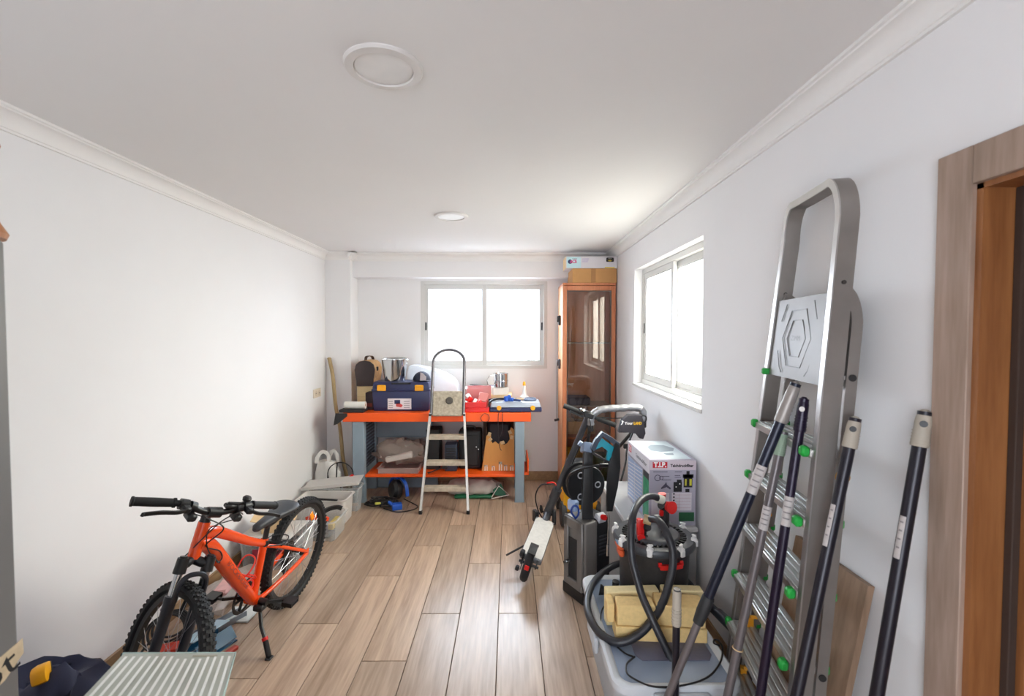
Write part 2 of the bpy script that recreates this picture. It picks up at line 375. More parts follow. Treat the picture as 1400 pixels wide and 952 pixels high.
# ---- windows
PANE = frosted('frosted_pane', '#F4F6F8'); PANEW = frosted('frosted_pane_warm', '#F8F5EC')  # warm panes: tint stands in for light off a wall outside
def sliding_window(name, o, u, n, W, H, pane, depth):
    """aluminium slider: o = lower corner in the wall face, u = along, n = outwards; two sashes on two tracks"""
    o, u, n = Vector(o), Vector(u), Vector(n); up = Vector((0, 0, 1))
    def bx(mb, a0, a1, z0, z1, d0, d1, bevel=0.002):
        c = o + u*(a0+a1)/2 + up*(z0+z1)/2 + n*(d0+d1)/2
        sz = [abs(u.x)*(a1-a0) + abs(n.x)*(d1-d0), abs(u.y)*(a1-a0) + abs(n.y)*(d1-d0), z1-z0]
        mb.box(c, sz, bevel=bevel)
    f = 0.038; mb = MB(); d0, d1 = depth, depth + 0.075
    bx(mb, 0, f, 0, H, d0, d1); bx(mb, W-f, W, 0, H, d0, d1); bx(mb, f, W-f, 0, f, d0, d1); bx(mb, f, W-f, H-f, H, d0, d1)
    bx(mb, f, W-f, f, f+.012, d0+.034, d0+.04)
    fr = struct(name, mb, WFRAME); mid = W / 2
    for k, (a0, a1, e) in enumerate(((f - .006, mid + .03, d0 + .006), (mid - .03, W - f + .006, d0 + .040))):
        s = 0.045; mb = MB()
        bx(mb, a0, a0+s, f, H-f, e, e+.026); bx(mb, a1-s, a1, f, H-f, e, e+.026); bx(mb, a0+s, a1-s, f, f+s, e, e+.026); bx(mb, a0+s, a1-s, H-f-s, H-f, e, e+.026)
        sa = struct('sash', mb, WFRAME, fr)
        mb = MB(); bx(mb, a0+s-.004, a1-s+.004, f+s-.004, H-f-s+.004, e+.009, e+.015, 0); struct('pane', mb, pane, sa)
        mb = MB(); bx(mb, a0+s-.003, a0+s+.003, f+s, H-f-s, e+.002, e+.008, 0); bx(mb, a1-s-.003, a1-s+.003, f+s, H-f-s, e+.002, e+.008, 0)
        bx(mb, a0+s, a1-s, f+s-.003, f+s+.003, e+.002, e+.008, 0); bx(mb, a0+s, a1-s, H-f-s-.003, H-f-s+.003, e+.002, e+.008, 0); struct('gasket', mb, mat('gasket', '#55565A', .7), sa)
        la = a0 + s*.5 if k == 0 else a1 - s*.5
        mb = MB(); bx(mb, la-.008, la+.008, H*.44, H*.53, e-.006, e, .003); struct('latch', mb, BLACK, sa)
    return fr
sliding_window('window_1', (BX0, YB, BZ0), (1, 0, 0), (0, 1, 0), BX1 - BX0, BZ1 - BZ0, PANE, 0.0)
sliding_window('fill_window', (.25, YF, .25), (-1, 0, 0), (0, -1, 0), 2.0, 1.95, PANE, 0.06)  # unseen window behind the camera, added for the fill light
sliding_window('window_2', (XR, WY1, WZ0), (0, -1, 0), (1, 0, 0), WY1 - WY0, WZ1 - WZ0, PANEW, 0.065)
mb = MB(); mb.b2((XR - .012, WY0 - .01, WZ0 - .022), (XR + .07, WY1 + .01, WZ0), bevel=.003); struct('trim_8', mb, mat('sill_stone', '#C8C5C1', .6))   # sill of the right window

# ---- doorway on the right
mb = MB(); mb.b2((XR - .016, DY1 - .085, 0), (XR, DY1, DZ), bevel=.002); mb.b2((XR - .016, DY0, DZ - .088), (XR, DY1 - .085, DZ), bevel=.002); mb.b2((XR - .016, DY0 - .085, 0), (XR, DY0, DZ), bevel=.002)
door = struct('door_1', mb, DOORL)
mb = MB(); mb.b2((XR - .004, DY1 - .10, 0), (XR + T, DY1 - .03, DZ - .03)); mb.b2((XR - .004, DY0 + .03, DZ - .10), (XR + T, DY1 - .03, DZ - .03)); mb.b2((XR - .004, DY0, 0), (XR + T, DY0 + .06, DZ - .03)); struct('door_jamb', mb, DOORD, door)
mb = MB(); mb.b2((XR + .066, DY1 - .118, 0), (XR + .085, DY1 - .10, DZ - .10), bevel=.002); struct('seal_strip', mb, mat('door_seal', '#3A2A22', .8), door)
mb = MB(); mb.b2((XR + .085, DY1 - .135, 0), (XR + .15, DY1 - .10, DZ - .10), bevel=.002); struct('door_stop', mb, DOORD, door)
mb = MB(); mb.b2((XR + .125, DY0 + .065, .01), (XR + .165, DY1 - .14, DZ - .105), bevel=.002)
leaf = struct('door_leaf', mb, DOORX, door)
mb = MB(); mb.b2((XR + .105, DY1 - .16, .95), (XR + .125, DY1 - .135, 1.06), bevel=.002); mb.cyl((XR + .11, DY1 - .148, .945), (XR + .11, DY1 - .148, 1.065), .008); struct('hinge', mb, mat('hinge_dark', '#2A211C', .4, .6), door)

# ---- outside greenery behind the frosted panes
LEAF = mat('leaf_green', '#6F8F2E', 0.6)
mb = MB()
for i in range(420):
    a = random.gauss(0, .16), random.gauss(0, .1), random.gauss(0, .09)
    c = Vector((0.30 + a[0], 5.36 + a[1] * .5, 1.22 + a[2])); M = Euler((random.uniform(0, 6), random.uniform(0, 6), random.uniform(0, 6))).to_matrix()
    mb.quad(*[c + M @ Vector(v) for v in ((-.04, 0, 0), (0, -.022, .005), (.04, 0, 0), (0, .022, .005))])
mb.tube([(0.3, 5.42, -.1), (0.31, 5.42, .6), (0.32, 5.42, 1.2)], .012, 6)
sh = solo('garden_shrub', mb, LEAF, 'small pale green shrub growing outside behind the frosted back window', 'shrub')

# ---- ceiling lights
LAMPF = mat('lamp_trim', '#D2CECB', 0.6); LAMPD = mat('lamp_diffuser', '#DDDBD9', 0.5)
def downlight(x, y, label):
    t = thing('ceiling_light', label, 'light', (x, y, ZC), group='round recessed ceiling lights')
    mb = MB(); mb.lathe([(.090, -.004), (.092, -.012), (.116, -.010), (.121, -.004), (.121, 0), (.09, 0)], (x, y, ZC), n=48, caps=False); part('trim_ring', mb, LAMPF, t)
    mb = MB(); mb.lathe([(.0, -.0075), (.05, -.0075), (.088, -.007), (.0905, -.004), (.0905, -.001)], (x, y, ZC), n=48, caps=True); part('diffuser', mb, LAMPD, t)
downlight(-0.392, 1.454, 'round ceiling light nearest the camera, the larger in view')
downlight(-0.409, 3.251, 'round ceiling light further back, towards the workbench')

# ---- wall socket
t = thing('wall_socket', 'cream double power socket on the left wall near the column', 'socket', (XL, 4.455, 1.0))
mb = MB(); mb.b2((XL, 4.37, .975), (XL + .011, 4.53, 1.06), bevel=.003); part('cover_plate', mb, mat('socket_cream', '#D8CBB8', .5), t)
for yy in (4.415, 4.487):
    mb = MB(); mb.lathe([(.026, 0), (.026, .002), (.022, .002), (.020, -.006 + .008)], (XL + .0105, yy, 1.017), (1, 0, 0), 20); part('outlet', mb, mat('socket_cream2', '#C9BAA4', .5), t)
    mb = MB(); mb.cyl((XL + .0125, yy - .008, 1.017), (XL + .0135, yy - .008, 1.017), .0045, n=10); mb.cyl((XL + .0125, yy + .008, 1.017), (XL + .0135, yy + .008, 1.017), .0045, n=10); part('pin_hole', mb, BLACK, t)
mb = MB(); mb.b2((XL, 1.6, 1.50), (XL + .014, 1.63, 1.55), bevel=.003); solo('wall_hook', mb, WHITEP, 'tiny white hook stuck to the left wall beside the grey fridge', 'hook')

# ================================================================== WORKBENCH
t = bench = thing('workbench', 'orange-topped steel workbench with blue-grey legs below the back window', 'workbench', (-.68, 4.5, 0))
mb = MB(); mb.b2((-1.562, 4.254, .770), (.206, 4.86, .853), bevel=.004); part('bench_top', mb, ORANGE, t)
for x0 in (-1.475, .055):
    for y0 in (4.262, 4.66):
        mb = MB(); x1 = x0 + (.108 if x0 < 0 else .088); mb.b2((x0, y0, 0), (x1, y0 + .07, .770), bevel=.004); mb.b2((x0 - .004, y0 - .004, 0), (x1 + .004, y0 + .074, .006)); part('leg', mb, STEELB, t)
# perforated end panel: real square holes
mb = MB(); ny, nz = 9, 14
for i in range(ny):
    for j in range(nz):
        y0, y1 = 4.332 + .328 * i / ny, 4.332 + .328 * (i + 1) / ny; z0, z1 = .30 + .47 * j / nz, .30 + .47 * (j + 1) / nz
        q = .26; a, b = y0 + (y1 - y0) * q, y1 - (y1 - y0) * q; c, d = z0 + (z1 - z0) * q, z1 - (z1 - z0) * q; X = -1.385
        for A, B, Cc, D in (((y0, z0), (y1, z0), (b, c), (a, c)), ((y1, z0), (y1, z1), (b, d), (b, c)), ((y1, z1), (y0, z1), (a, d), (b, d)), ((y0, z1), (y0, z0), (a, c), (a, d))):
            mb.quad(*[(X, p[0], p[1]) for p in (A, B, Cc, D)])
part('perforated_panel', mb, mat('panel_navy', '#2E3346', .5), t)
mb = MB(); mb.b2((-1.367, 4.68, .54), (-.80, 4.70, .770), bevel=.003); mb.b2((-1.367, 4.672, .527), (-.80, 4.70, .542), bevel=.002); part('rear_apron', mb, STEELB, t)
mb = MB(); mb.b2((-.835, 4.69, .262), (-.795, 4.72, .770), bevel=.003); part('rear_post', mb, STEELB, t)
mb = MB(); mb.b2((-1.365, 4.28, .236), (.142, 4.72, .262), bevel=.003); part('lower_shelf', mb, ORANGE, t)
mb = MB(); mb.b2((.142, 4.34, .236), (.19, 4.72, .262), bevel=.002); mb.b2((.175, 4.34, .25), (.19, 4.72, .385), bevel=.002); part('shelf_end_lip', mb, ORANGE, t)
mb = MB(); mb.b2((-1.365, 4.69, 0), (-.74, 4.72, .10), bevel=.003); part('rear_kick_panel', mb, STEELB, t)

# ---- on the bench
t = thing('wine_chest', 'small dome-topped chest with dark front and leather carry handle at bench left end', 'chest', (-1.46, 4.74, 1.065))
prof = [(-.085, 0), (.088, 0), (.085, .06), (.098, .12), (.104, .17), (.090, .222), (.055, .252), (0, .264), (-.055, .252), (-.090, .222), (-.104, .17), (-.098, .12), (-.088, .06)]
prof = [(x, z) for x, z in prof]
mb = MB(); mb.prism([(x*.985, z*.985 + .002) for x, z in prof], (-1.46, 4.80, 1.065), (1, 0, 0), (0, 0, 1), .20, .003); part('front_panel', mb, mat('chest_dark', '#3A2C2A', .55, stretch=(2, 2, 40)), t)
mb = MB(); mb.prism(prof, (-1.46, 4.858, 1.066), (1, 0, 0), (0, 0, 1), .248, .004); part('body', mb, woodmat('chest_tan', '#A9794A', '#D4A870', .6, 'X'), t)
mb = MB(); mb.b2((-1.36, 4.66, 1.22), (-1.345, 4.69, 1.26), bevel=.002); part('hasp', mb, BLACK, t)
mb = MB(); mb.bar(smooth_path([(-1.46, 4.63, 1.325), (-1.455, 4.64, 1.36), (-1.44, 4.68, 1.37), (-1.43, 4.75, 1.36), (-1.43, 4.79, 1.33)], 5), .028, .006, (1, 0, 0)); part('handle', mb, mat('leather_dark', '#3B2418', .6), t)
mb = MB(); mb.b2((-1.545, 4.62, .853), (-1.375, 4.85, 1.064), bevel=.003); o = solo('wooden_box', mb, woodmat('pale_pine', '#C6AE7A', '#E2CE9C', .7, 'X'), 'pale yellow wooden box carrying the dome-topped chest', 'box')
mb = MB(); mb.b2((-1.60, 4.265, .8535), (-1.37, 4.42, .882), bevel=.004); solo('document_case', mb, BLACKM, 'flat dark case lying under the white paper roll', 'case')
mb = MB(); mb.prism([(0, 0), (.11, .0), (.11, -.028), (.02, -.10), (-.02, -.115)], (-1.625, 4.25, .853), (1, 0, 0), (0, 0, 1), .003); solo('black_sheet', mb, BLACKM, 'black sheet corner drooping over the left front edge of the bench', 'sheet')
t = thing('paper_roll', 'thick white paper roll lying at the left end of the bench', 'roll', (-1.465, 4.33, .883))
mb = MB(); mb.lathe([(.012, 0), (.034, 0), (.034, .195), (.012, .195)], (-1.563, 4.33, .917), (1, 0, 0), 24, caps=False); part('paper', mb, mat('paper_white', '#DDDAD2', .8), t)
mb = MB(); mb.lathe([(.0105, -.001), (.0118, -.001), (.0118, .196), (.0105, .196)], (-1.563, 4.33, .917), (1, 0, 0), 16, caps=False); part('core_tube', mb, CARD, t)
t = thing('carton', 'small dark red-brown carton left of the blue toolbox', 'carton', (-1.345, 4.50, .853))
mb = MB(); mb.box((-1.365, 4.49, .938), (.075, .11, .17), bevel=.002); part('carton_body', mb, mat('carton_dark', '#2E1D22', .6, var=.15, scale=30), t)
mb = MB(); mb.b2((-1.395, 4.4335, .885), (-1.338, 4.435, .92)); part('printed_panel', mb, mat('carton_rust', '#7A3228', .6), t)

t = thing('toolbox', 'navy blue plastic toolbox with yellow latches and picture label', 'toolbox', (-1.04, 4.48, .853))
mb = MB(); mb.box((-1.04, 4.48, .95), (.53, .225, .194), bevel=.012, seg=2, taper=(1.045, 1.06)); mb.box((-1.04, 4.368, .965), (.40, .006, .16), bevel=.002); part('body', mb, NAVY, t)
mb = MB(); mb.b2((-1.322, 4.352, 1.045), (-.758, 4.608, 1.066), bevel=.006); mb.box((-1.04, 4.48, 1.10), (.552, .246, .072), bevel=.014, seg=2, taper=(.96, .90)); part('lid', mb, NAVY, t)
mb = MB(); mb.bar([(-1.13, 4.37, 1.12), (-1.12, 4.352, 1.12), (-.96, 4.352, 1.12), (-.95, 4.37, 1.12)], .016, .008, (0, 0, 1)); part('handle', mb, BLACK, t)
for x in (-1.222, -.862):
    mb = MB(); mb.b2((x - .042, 4.343, 1.05), (x + .042, 4.356, 1.105), bevel=.005); mb.b2((x - .03, 4.338, 1.088), (x + .03, 4.352, 1.108), bevel=.004); part('latch', mb, YEL, t)
mb = MB(); mb.b2((-1.165, 4.3545, .872), (-.985 + .045, 4.3655, .975)); lb = part('label_sticker', mb, mat('sticker_white', '#DAD6DA', .5), t)
mb = MB(); mb.b2((-1.10, 4.353, .925), (-1.045, 4.3548, .962)); part('label_print', mb, NAVY, lb)
mb = MB(); mb.prism([(0, 0), (.05, -.01), (.065, .012), (.03, .035), (.0, .03)], (-1.085, 4.3545, .90), (1, 0, 0), (0, 0, 1), .0015); part('label_print', mb, mat('sticker_red', '#B84848', .5), lb)
for k in range(4):
    for xa, xb in ((-1.155, -1.115), (-1.01, -.955)): mb = MB(); mb.b2((xa, 4.353, .885 + k*.02), (xb, 4.3548, .891 + k*.02)); part('label_line', mb, mat('sticker_grey', '#8C8A90', .5), lb)
t = thing('metal_bucket', 'shiny galvanised metal bucket standing on the blue toolbox', 'bucket', (-1.125, 4.48, 1.137))
mb = MB(); mb.lathe([(.0, 0), (.098, 0), (.100, .004), (.126, .205), (.131, .208), (.131, .214), (.126, .214), (.122, .206), (.097, .008), (0, .006)], (-1.125, 4.48, 1.137), n=40); part('pail', mb, STEEL, t)
mb = MB(); mb.tube(smooth_path([(-1.252, 4.48, 1.335), (-1.24, 4.52, 1.352), (-1.125, 4.60, 1.362), (-1.01, 4.52, 1.352), (-.998, 4.48, 1.335)], 6), .003, 6); part('bail_handle', mb, STEEL, t)
t = thing('cap', 'navy cap with a pale front panel on the toolbox lid', 'cap', (-.855, 4.48, 1.137))
mb = MB(); mb.ell((-.86, 4.48, 1.139), (.088, .088, .088), 24, 8, lo=2); part('crown', mb, mat('cap_navy', '#252A3C', .8), t)
mb = MB(); mb.prism([(.0, .0), (.055, -.002), (.06, .04), (.035, .07), (.004, .083)], (-.86, 4.39, 1.141), (1, 0, 0), (0, 0, 1), .003); part('front_panel', mb, mat('cap_pale', '#B9AFB4', .8), t)
mb = MB(); mb.ell((-.83, 4.42, 1.1425), (.06, .05, .005), 20, 6); part('brim', mb, mat('cap_navy2', '#20263A', .8), t)

mb = MB(); poly = smooth_path([(-1.03, .864, 0), (-1.03, 1.1, 0), (-1.02, 1.262, 0), (-.92, 1.262, 0), (-.74, 1.215, 0), (-.60, 1.15, 0), (-.535, 1.07, 0), (-.515, .97, 0), (-.52, .864, 0)], 4)
mb.prism([(p[0], p[1]) for p in poly], (0, 4.855, 0), (1, 0, 0), (0, 0, 1), .23, .018); mb.crumple(.006, 9)
solo('plastic_cover', mb, clearmat('cover_plastic', '#F4F7FA', .86, .12, .25, 14), 'milky white rounded plastic cover under the left half of the window', 'cover')

t = thing('red_organizer', 'open bright red organizer case right of the step stool', 'organizer', (-.32, 4.42, .853))
mb = MB(); mb.b2((-.47, 4.285, .853), (-.19, 4.57, .892), bevel=.006); part('base_tray', mb, RED, t)
mb = MB(); mb.b2((-.46, 4.31, .893), (-.215, 4.55, .897)); mb.b2((-.46, 4.31, .897), (-.215, 4.318, .945), bevel=.002); mb.b2((-.46, 4.542, .897), (-.215, 4.55, .945), bevel=.002); mb.b2((-.46, 4.318, .897), (-.452, 4.542, .945)); mb.b2((-.223, 4.318, .897), (-.215, 4.542, .945))
for k in range(3): mb.b2((-.40 + .06*k, 4.318, .897), (-.397 + .06*k, 4.542, .935))
part('divided_tray', mb, RED, t)
mb = MB(); mb.box((-.30, 4.53, 1.0), (.24, .012, .17), rot=Euler((R(-28), 0, 0)).to_matrix(), bevel=.004); part('clear_lid', mb, clearmat('pink_clear', '#D98A88', .6, .15), t)
mb = MB(); mb.box((-.255, 4.44, .975), (.09, .02, .10), rot=Euler((R(-35), R(14), 0)).to_matrix(), bevel=.006); part('pink_pad', mb, mat('pink_pad', '#C9807C', .6), t)
for k, (x, y, z) in enumerate(((-.43, 4.36, .93), (-.38, 4.40, .96), (-.33, 4.36, .945), (-.29, 4.345, .94), (-.40, 4.44, .985))):
    mb = MB(); mb.box((x, y, z), (.045, .03, .05), rot=Euler((.3*k, .5, k*.9)).to_matrix(), bevel=.005); solo('plastic_fitting', mb, [WHITEP, RED][k % 2], ['white plastic fitting at the left of the red organizer tray', 'red plastic fitting between two white ones in the organizer tray', 'white plastic fitting in the middle of the organizer tray', 'red plastic fitting at the right of the organizer tray', 'white plastic fitting highest in the organizer tray'][k], 'fitting', 'fittings in the red organizer')
t = thing('cable_ring', 'dark coiled cable lying above the red organizer', 'cable', (-.33, 4.72, 1.0))
mb = MB()
for k in range(3): mb.torus((-.33, 4.70, 1.045 + .009*k), (0.05*k, 0.1, 1), .085 - .006*k, .0045, 36, 6)
part('coil', mb, BLACKM, t)
mb = MB(); mb.b2((-.47, 4.62, .853), (-.24, 4.85, 1.038), bevel=.006); solo('white_carton', mb, mat('carton_white', '#E4E2E4', .6), 'low white carton behind the red organizer with a cable coil on it', 'carton')

mb = MB(); mb.b2((-.235, 4.60, .853), (.03, 4.86, .975), bevel=.003); solo('brown_carton', mb, CARDL, 'light brown carton below the shiny cooking pot', 'carton')
mb = MB(); mb.box((-.10, 4.69, 1.013), (.16, .16, .074), rot=12, bevel=.003); solo('white_tin', mb, mat('tin_white', '#D9D3CB', .5), 'white tin block carrying the shiny pot on the bench', 'tin')
t = thing('steel_pot', 'shiny stainless steel pot with side handle below the window', 'pot', (-.095, 4.66, 1.05))
mb = MB(); mb.lathe([(0, 0), (.066, 0), (.072, .006), (.074, .135), (.078, .139), (.078, .143), (.072, .143), (.07, .136), (.068, .01), (0, .006)], (-.085, 4.66, 1.05), n=40); mb.lathe([(.0745, .06), (.0765, .063), (.0765, .07), (.0745, .073)], (-.085, 4.66, 1.05), n=40, caps=False); part('pot_body', mb, STEEL, t)
mb = MB(); mb.bar([(-.15, 4.63, 1.175), (-.20, 4.61, 1.17), (-.225, 4.60, 1.13), (-.215, 4.605, 1.08), (-.155, 4.63, 1.07)], .02, .006, (0, 1, 0)); part('handle', mb, STEEL, t)

t = thing('tool_case', 'flat navy tool case with grey lid and two round yellow latches', 'case', (.06, 4.43, .853))
mb = MB(); mb.b2((-.185, 4.29, .854), (.31, 4.56, .896), bevel=.008); part('lower_shell', mb, NAVY, t)
mb = MB(); mb.box((.063, 4.427, .921), (.485, .262, .048), bevel=.012, taper=(.95, .86), seg=2); mb.b2((-.03, 4.30, .943), (.13, 4.33, .948), bevel=.002); part('lid', mb, mat('case_lid', '#AEB6C4', .3), t)
for x in (-.095, .225):
    mb = MB(); mb.cyl((x, 4.294, .895), (x, 4.278, .895), .022, n=20); mb.b2((x - .016, 4.276, .89), (x + .016, 4.284, .90), bevel=.002); part('latch', mb, YEL, t)
mb = MB(); mb.bar([(.0, 4.292, .87), (.0, 4.274, .87), (.12, 4.274, .87), (.12, 4.292, .87)], .014, .008, (0, 0, 1)); part('handle', mb, NAVY, t)
t = thing('pliers', 'long pliers with dark handles lying across the grey case', 'pliers', (-.06, 4.40, .945))
mb = MB(); mb.bar(smooth_path([(-.19, 4.30, .905), (-.18, 4.33, .95), (-.11, 4.40, .965), (-.02, 4.44, .958)], 4), .018, .014, (0, 0, 1)); mb.bar(smooth_path([(-.20, 4.40, .955), (-.12, 4.42, .962), (-.02, 4.44, .958)], 4), .018, .014, (0, 0, 1)); part('handle', mb, BLACK, t)
mb = MB(); mb.bar([(-.03, 4.435, .958), (.02, 4.45, .956), (.075, 4.48, .953)], .024, .012, (0, 0, 1)); part('jaw', mb, STEEL, t)
t = thing('spring_clamp', 'small bright blue clamp lying on the grey case lid', 'clamp', (.04, 4.40, .946))
mb = MB(); mb.box((-.02, 4.37, .972), (.055, .04, .05), rot=25, bevel=.008); mb.box((.02, 4.36, .965), (.05, .035, .036), rot=-20, bevel=.008); mb.cyl((.0, 4.39, .99), (.0, 4.36, .99), .018); part('clamp_body', mb, BLUEP, t)
mb = MB(); mb.bar([(.03, 4.36, .962), (.08, 4.34, .96), (.11, 4.35, .955)], .02, .012, (0, 0, 1)); part('clamp_jaw', mb, mat('dark_blue_steel', '#273A66', .4), t)
t = thing('paint_brush', 'paint brush with pale wooden handle on the case', 'brush', (.09, 4.45, .946))
mb = MB(); mb.tube([(.07, 4.47, .955), (.11, 4.45, .956), (.16, 4.43, .953)], .010, 8, scales=[.8, 1.2, .6]); part('handle', mb, CARDL, t)
mb = MB(); mb.box((.035, 4.488, .954), (.06, .03, .016), rot=-25, bevel=.003); part('bristles', mb, mat('bristle', '#4A3B33', .9), t)
mb = MB(); mb.torus((.205, 4.43, .954), (0, .06, 1), .055, .009, 36, 8); mb.torus((.21, 4.435, .964), (.05, 0, 1), .05, .007, 36, 8); solo('hose_coil', mb, mat('coil_blue_grey', '#5D6C86', .5), 'blue-grey coiled hose ring at the right end of the case lid', 'hose')
t = thing('sealant_cartridge', 'white sealant nozzle with yellow tip standing at bench right end', 'sealant', (.155, 4.66, .853))
mb = MB(); mb.lathe([(0, 0), (.045, 0), (.045, .1), (.03, .11), (.022, .13), (.012, .215), (0, .218)], (.155, 4.66, .853), n=20); part('nozzle_body', mb, WHITEP, t)
mb = MB(); mb.lathe([(0, 0), (.016, 0), (.014, .03), (.006, .042), (0, .043)], (.155, 4.66, 1.066), n=14); part('cap', mb, YEL, t)
mb = MB(); mb.tube(smooth_path([(-.24, 4.249, .845), (-.265, 4.246, .81), (-.25, 4.246, .775), (-.20, 4.246, .775), (-.185, 4.246, .81), (-.20, 4.247, .84), (-.235, 4.249, .853)], 5), .0028, 6)
solo('wire_loop', mb, mat('wire_dark', '#3B1D14', .5), 'thin dark wire loop hanging on the orange front edge', 'wire')
mb = MB(); mb.tube(smooth_path([(-.09, 4.27, .86), (-.10, 4.246, .84), (-.103, 4.246, .76), (-.10, 4.246, .62), (-.085, 4.248, .52), (-.07, 4.25, .50)], 5), .003, 6); mb.tube(smooth_path([(-.06, 4.27, .86), (-.06, 4.246, .84), (-.065, 4.246, .70), (-.095, 4.247, .61)], 5), .003, 6)
solo('hanging_cable', mb, mat('cable_dark', '#2A1E24', .5), 'thin dark cable hanging over the bench edge before the torn box', 'cable')

# ---- step stool leaning on the bench front
t = thing('step_stool', 'aluminium three-step stool with hoop handle standing before the bench', 'stool', (-.57, 4.05, 0))
def sp(z): return 3.99 + .262 * z
WHTM = mat('rail_pale', '#C9C6C2', .4, .35, var=.08); DIRTY = mat('step_dirty', '#B7AA98', .7, .1, var=.22, scale=26)
for s in (-1, 1):
    x0 = -.574 + s * .211; x1 = -.574 + s * .158
    mb = MB(); mb.bar([(x0, sp(.02), .02), (x1, sp(.86), .86)], .032, .02, (0, -1, .28)); part('side_rail', mb, WHTM, t)
    mb = MB(); mb.box((x0, sp(.012), .016), (.030, .04, .032), bevel=.004); part('foot_cap', mb, BLACK, t)
    mb = MB(); mb.box((x1, sp(.855) - .018, .845), (.022, .01, .02), bevel=.002); part('hinge', mb, BLACK, t)
for z in (.202, .419, .642):
    hw = .211 - .053 * z / .86 - .004
    mb = MB(); mb.box((-.574, sp(z) + .03, z), (2*hw, .085, .036), bevel=.003)
    for k in range(4): mb.box((-.574, sp(z) + .005 + k*.018, z + .0195), (2*hw - .01, .006, .003))
    part('step', mb, DIRTY, t)
mb = MB(); mb.box((-.574, sp(.945) - .004, .945), (.272, .03, .232), rot=Euler((R(-14.7), 0, 0)).to_matrix(), bevel=.006); pf = part('platform', mb, mat('platform_mottled', '#A79C8B', .75, var=.3, scale=45), t)
mb = MB(); mb.lathe([(.0, .006), (.030, .006), (.034, .002), (.034, 0)], (-.555, sp(.97) - .021, .975), (0, -1, .26), 24); part('emblem', mb, mat('emblem_dark', '#4B4640', .6, var=.4, scale=80), pf)
hp = [(-.574 - .150, sp(.84), .84), (-.574 - .149, sp(1.28), 1.28)] + [(-.574 - .149 * math.cos(a*PI/12) if True else 0, sp(1.33 + .115 * math.sin(a*PI/12)), 1.33 + .115 * math.sin(a*PI/12)) for a in range(0, 13)] + [(-.574 + .149, sp(1.28), 1.28), (-.574 + .150, sp(.84), .84)]
mb = MB(); mb.tube(hp, .0145, 10); part('hoop_handle', mb, mat('hoop_grey', '#6E6C70', .35, .7), t)

# ---- on the lower shelf
t = thing('storage_tray', 'clear shallow plastic tray lying on the orange lower shelf', 'tray', (-1.05, 4.48, .262))
def tray(lo, hi, th=.004, m=CLEAR, lip=.012, n='tray_body', tt=None):
    mb = MB(); x0, y0, z0 = lo; x1, y1, z1 = hi
    mb.b2((x0, y0, z0), (x1, y1, z0 + th)); mb.b2((x0, y0, z0 + th), (x1, y0 + th, z1)); mb.b2((x0, y1 - th, z0 + th), (x1, y1, z1)); mb.b2((x0, y0 + th, z0 + th), (x0 + th, y1 - th, z1)); mb.b2((x1 - th, y0 + th, z0 + th), (x1, y1 - th, z1))
    mb.b2((x0 - lip, y0 - lip, z1 - .006), (x1 + lip, y0, z1), bevel=.002); mb.b2((x0 - lip, y1, z1 - .006), (x1 + lip, y1 + lip, z1), bevel=.002); mb.b2((x0 - lip, y0, z1 - .006), (x0, y1, z1), bevel=.002); mb.b2((x1, y0, z1 - .006), (x1 + lip, y1, z1), bevel=.002)
    return part(n, mb, m, tt)
tray((-1.25, 4.31, .263), (-.87, 4.64, .315), tt=t, m=clearmat('tray_pinkish', '#D9C9C4', .45, .15))
mb = MB(); mb.ell((-1.06, 4.50, .425), (.27, .15, .105), 30, 16, nz=.28, nf=7); mb.crumple(.05, 11, 3); mb.crumple(.02, 30, 5)
for v in mb.bm.verts: v.co.z = max(v.co.z, .322); v.co.y = min(v.co.y, 4.668)
solo('plastic_bag', mb, clearmat('bag_smoky', '#B9ACA3', .72, .25, .5, 25), 'crumpled translucent plastic bag heaped on the lower shelf', 'bag')
mb = MB(); mb.box((-1.06, 4.36, .41), (.26, .05, .06), rot=Euler((0, R(-12), 0)).to_matrix(), bevel=.01); mb.crumple(.01, 12); solo('foam_wrap', mb, mat('foam_pale', '#C9BFB7', .8), 'pale foam strip in the smoky plastic bag', 'foam')
t = thing('suitcase', 'upright black suitcase on the lower shelf behind the stool', 'suitcase', (-.385, 4.53, .262))
mb = MB(); mb.box((-.385, 4.54, .455), (.225, .20, .384), bevel=.03, seg=3); mb.box((-.385, 4.437, .455), (.15, .01, .30), bevel=.004); part('shell', mb, BLACKM, t)
mb = MB(); mb.bar(smooth_path([(-.46, 4.53, .645), (-.45, 4.53, .672), (-.35, 4.53, .672), (-.34, 4.53, .645)], 4), .024, .01, (0, 1, 0)); part('handle', mb, BLACK, t)
mb = MB(); mb.cyl((-.30, 4.424, .47), (-.30, 4.418, .47), .006); mb.cyl((-.32, 4.424, .49), (-.32, 4.418, .49), .006); part('rivet', mb, STEEL, t)
t = thing('speaker_box', 'small dark blue speaker cabinet on the lower shelf', 'speaker', (-.60, 4.46, .262))
mb = MB(); mb.box((-.565, 4.44, .395), (.115, .13, .264), bevel=.005); part('cabinet', mb, mat('speaker_navy', '#232A3C', .5), t)
mb = MB()
for k in range(6): mb.b2((-.612, 4.368, .36 + k*.024), (-.518, 4.376, .372 + k*.024), bevel=.001)
part('grille', mb, BLACK, t)
mb = MB(); mb.box((-.75, 4.54, .46), (.13, .20, .394), bevel=.006); solo('black_case', mb, BLACKM, 'tall narrow black case left of the speaker on the shelf', 'case')
t = thing('hand_saw', 'dark saw blade tip poking forward from the lower shelf', 'saw', (-.70, 4.33, .262))
mb = MB(); mb.prism([(0, 0), (.14, .055), (.15, .075), (.03, .022), (-.01, .012)], (-.77, 4.30, .264), (1, 0, 0), (0, .5, .86), .003); part('blade', mb, mat('saw_dark', '#3A2A2C', .5, .5), t)
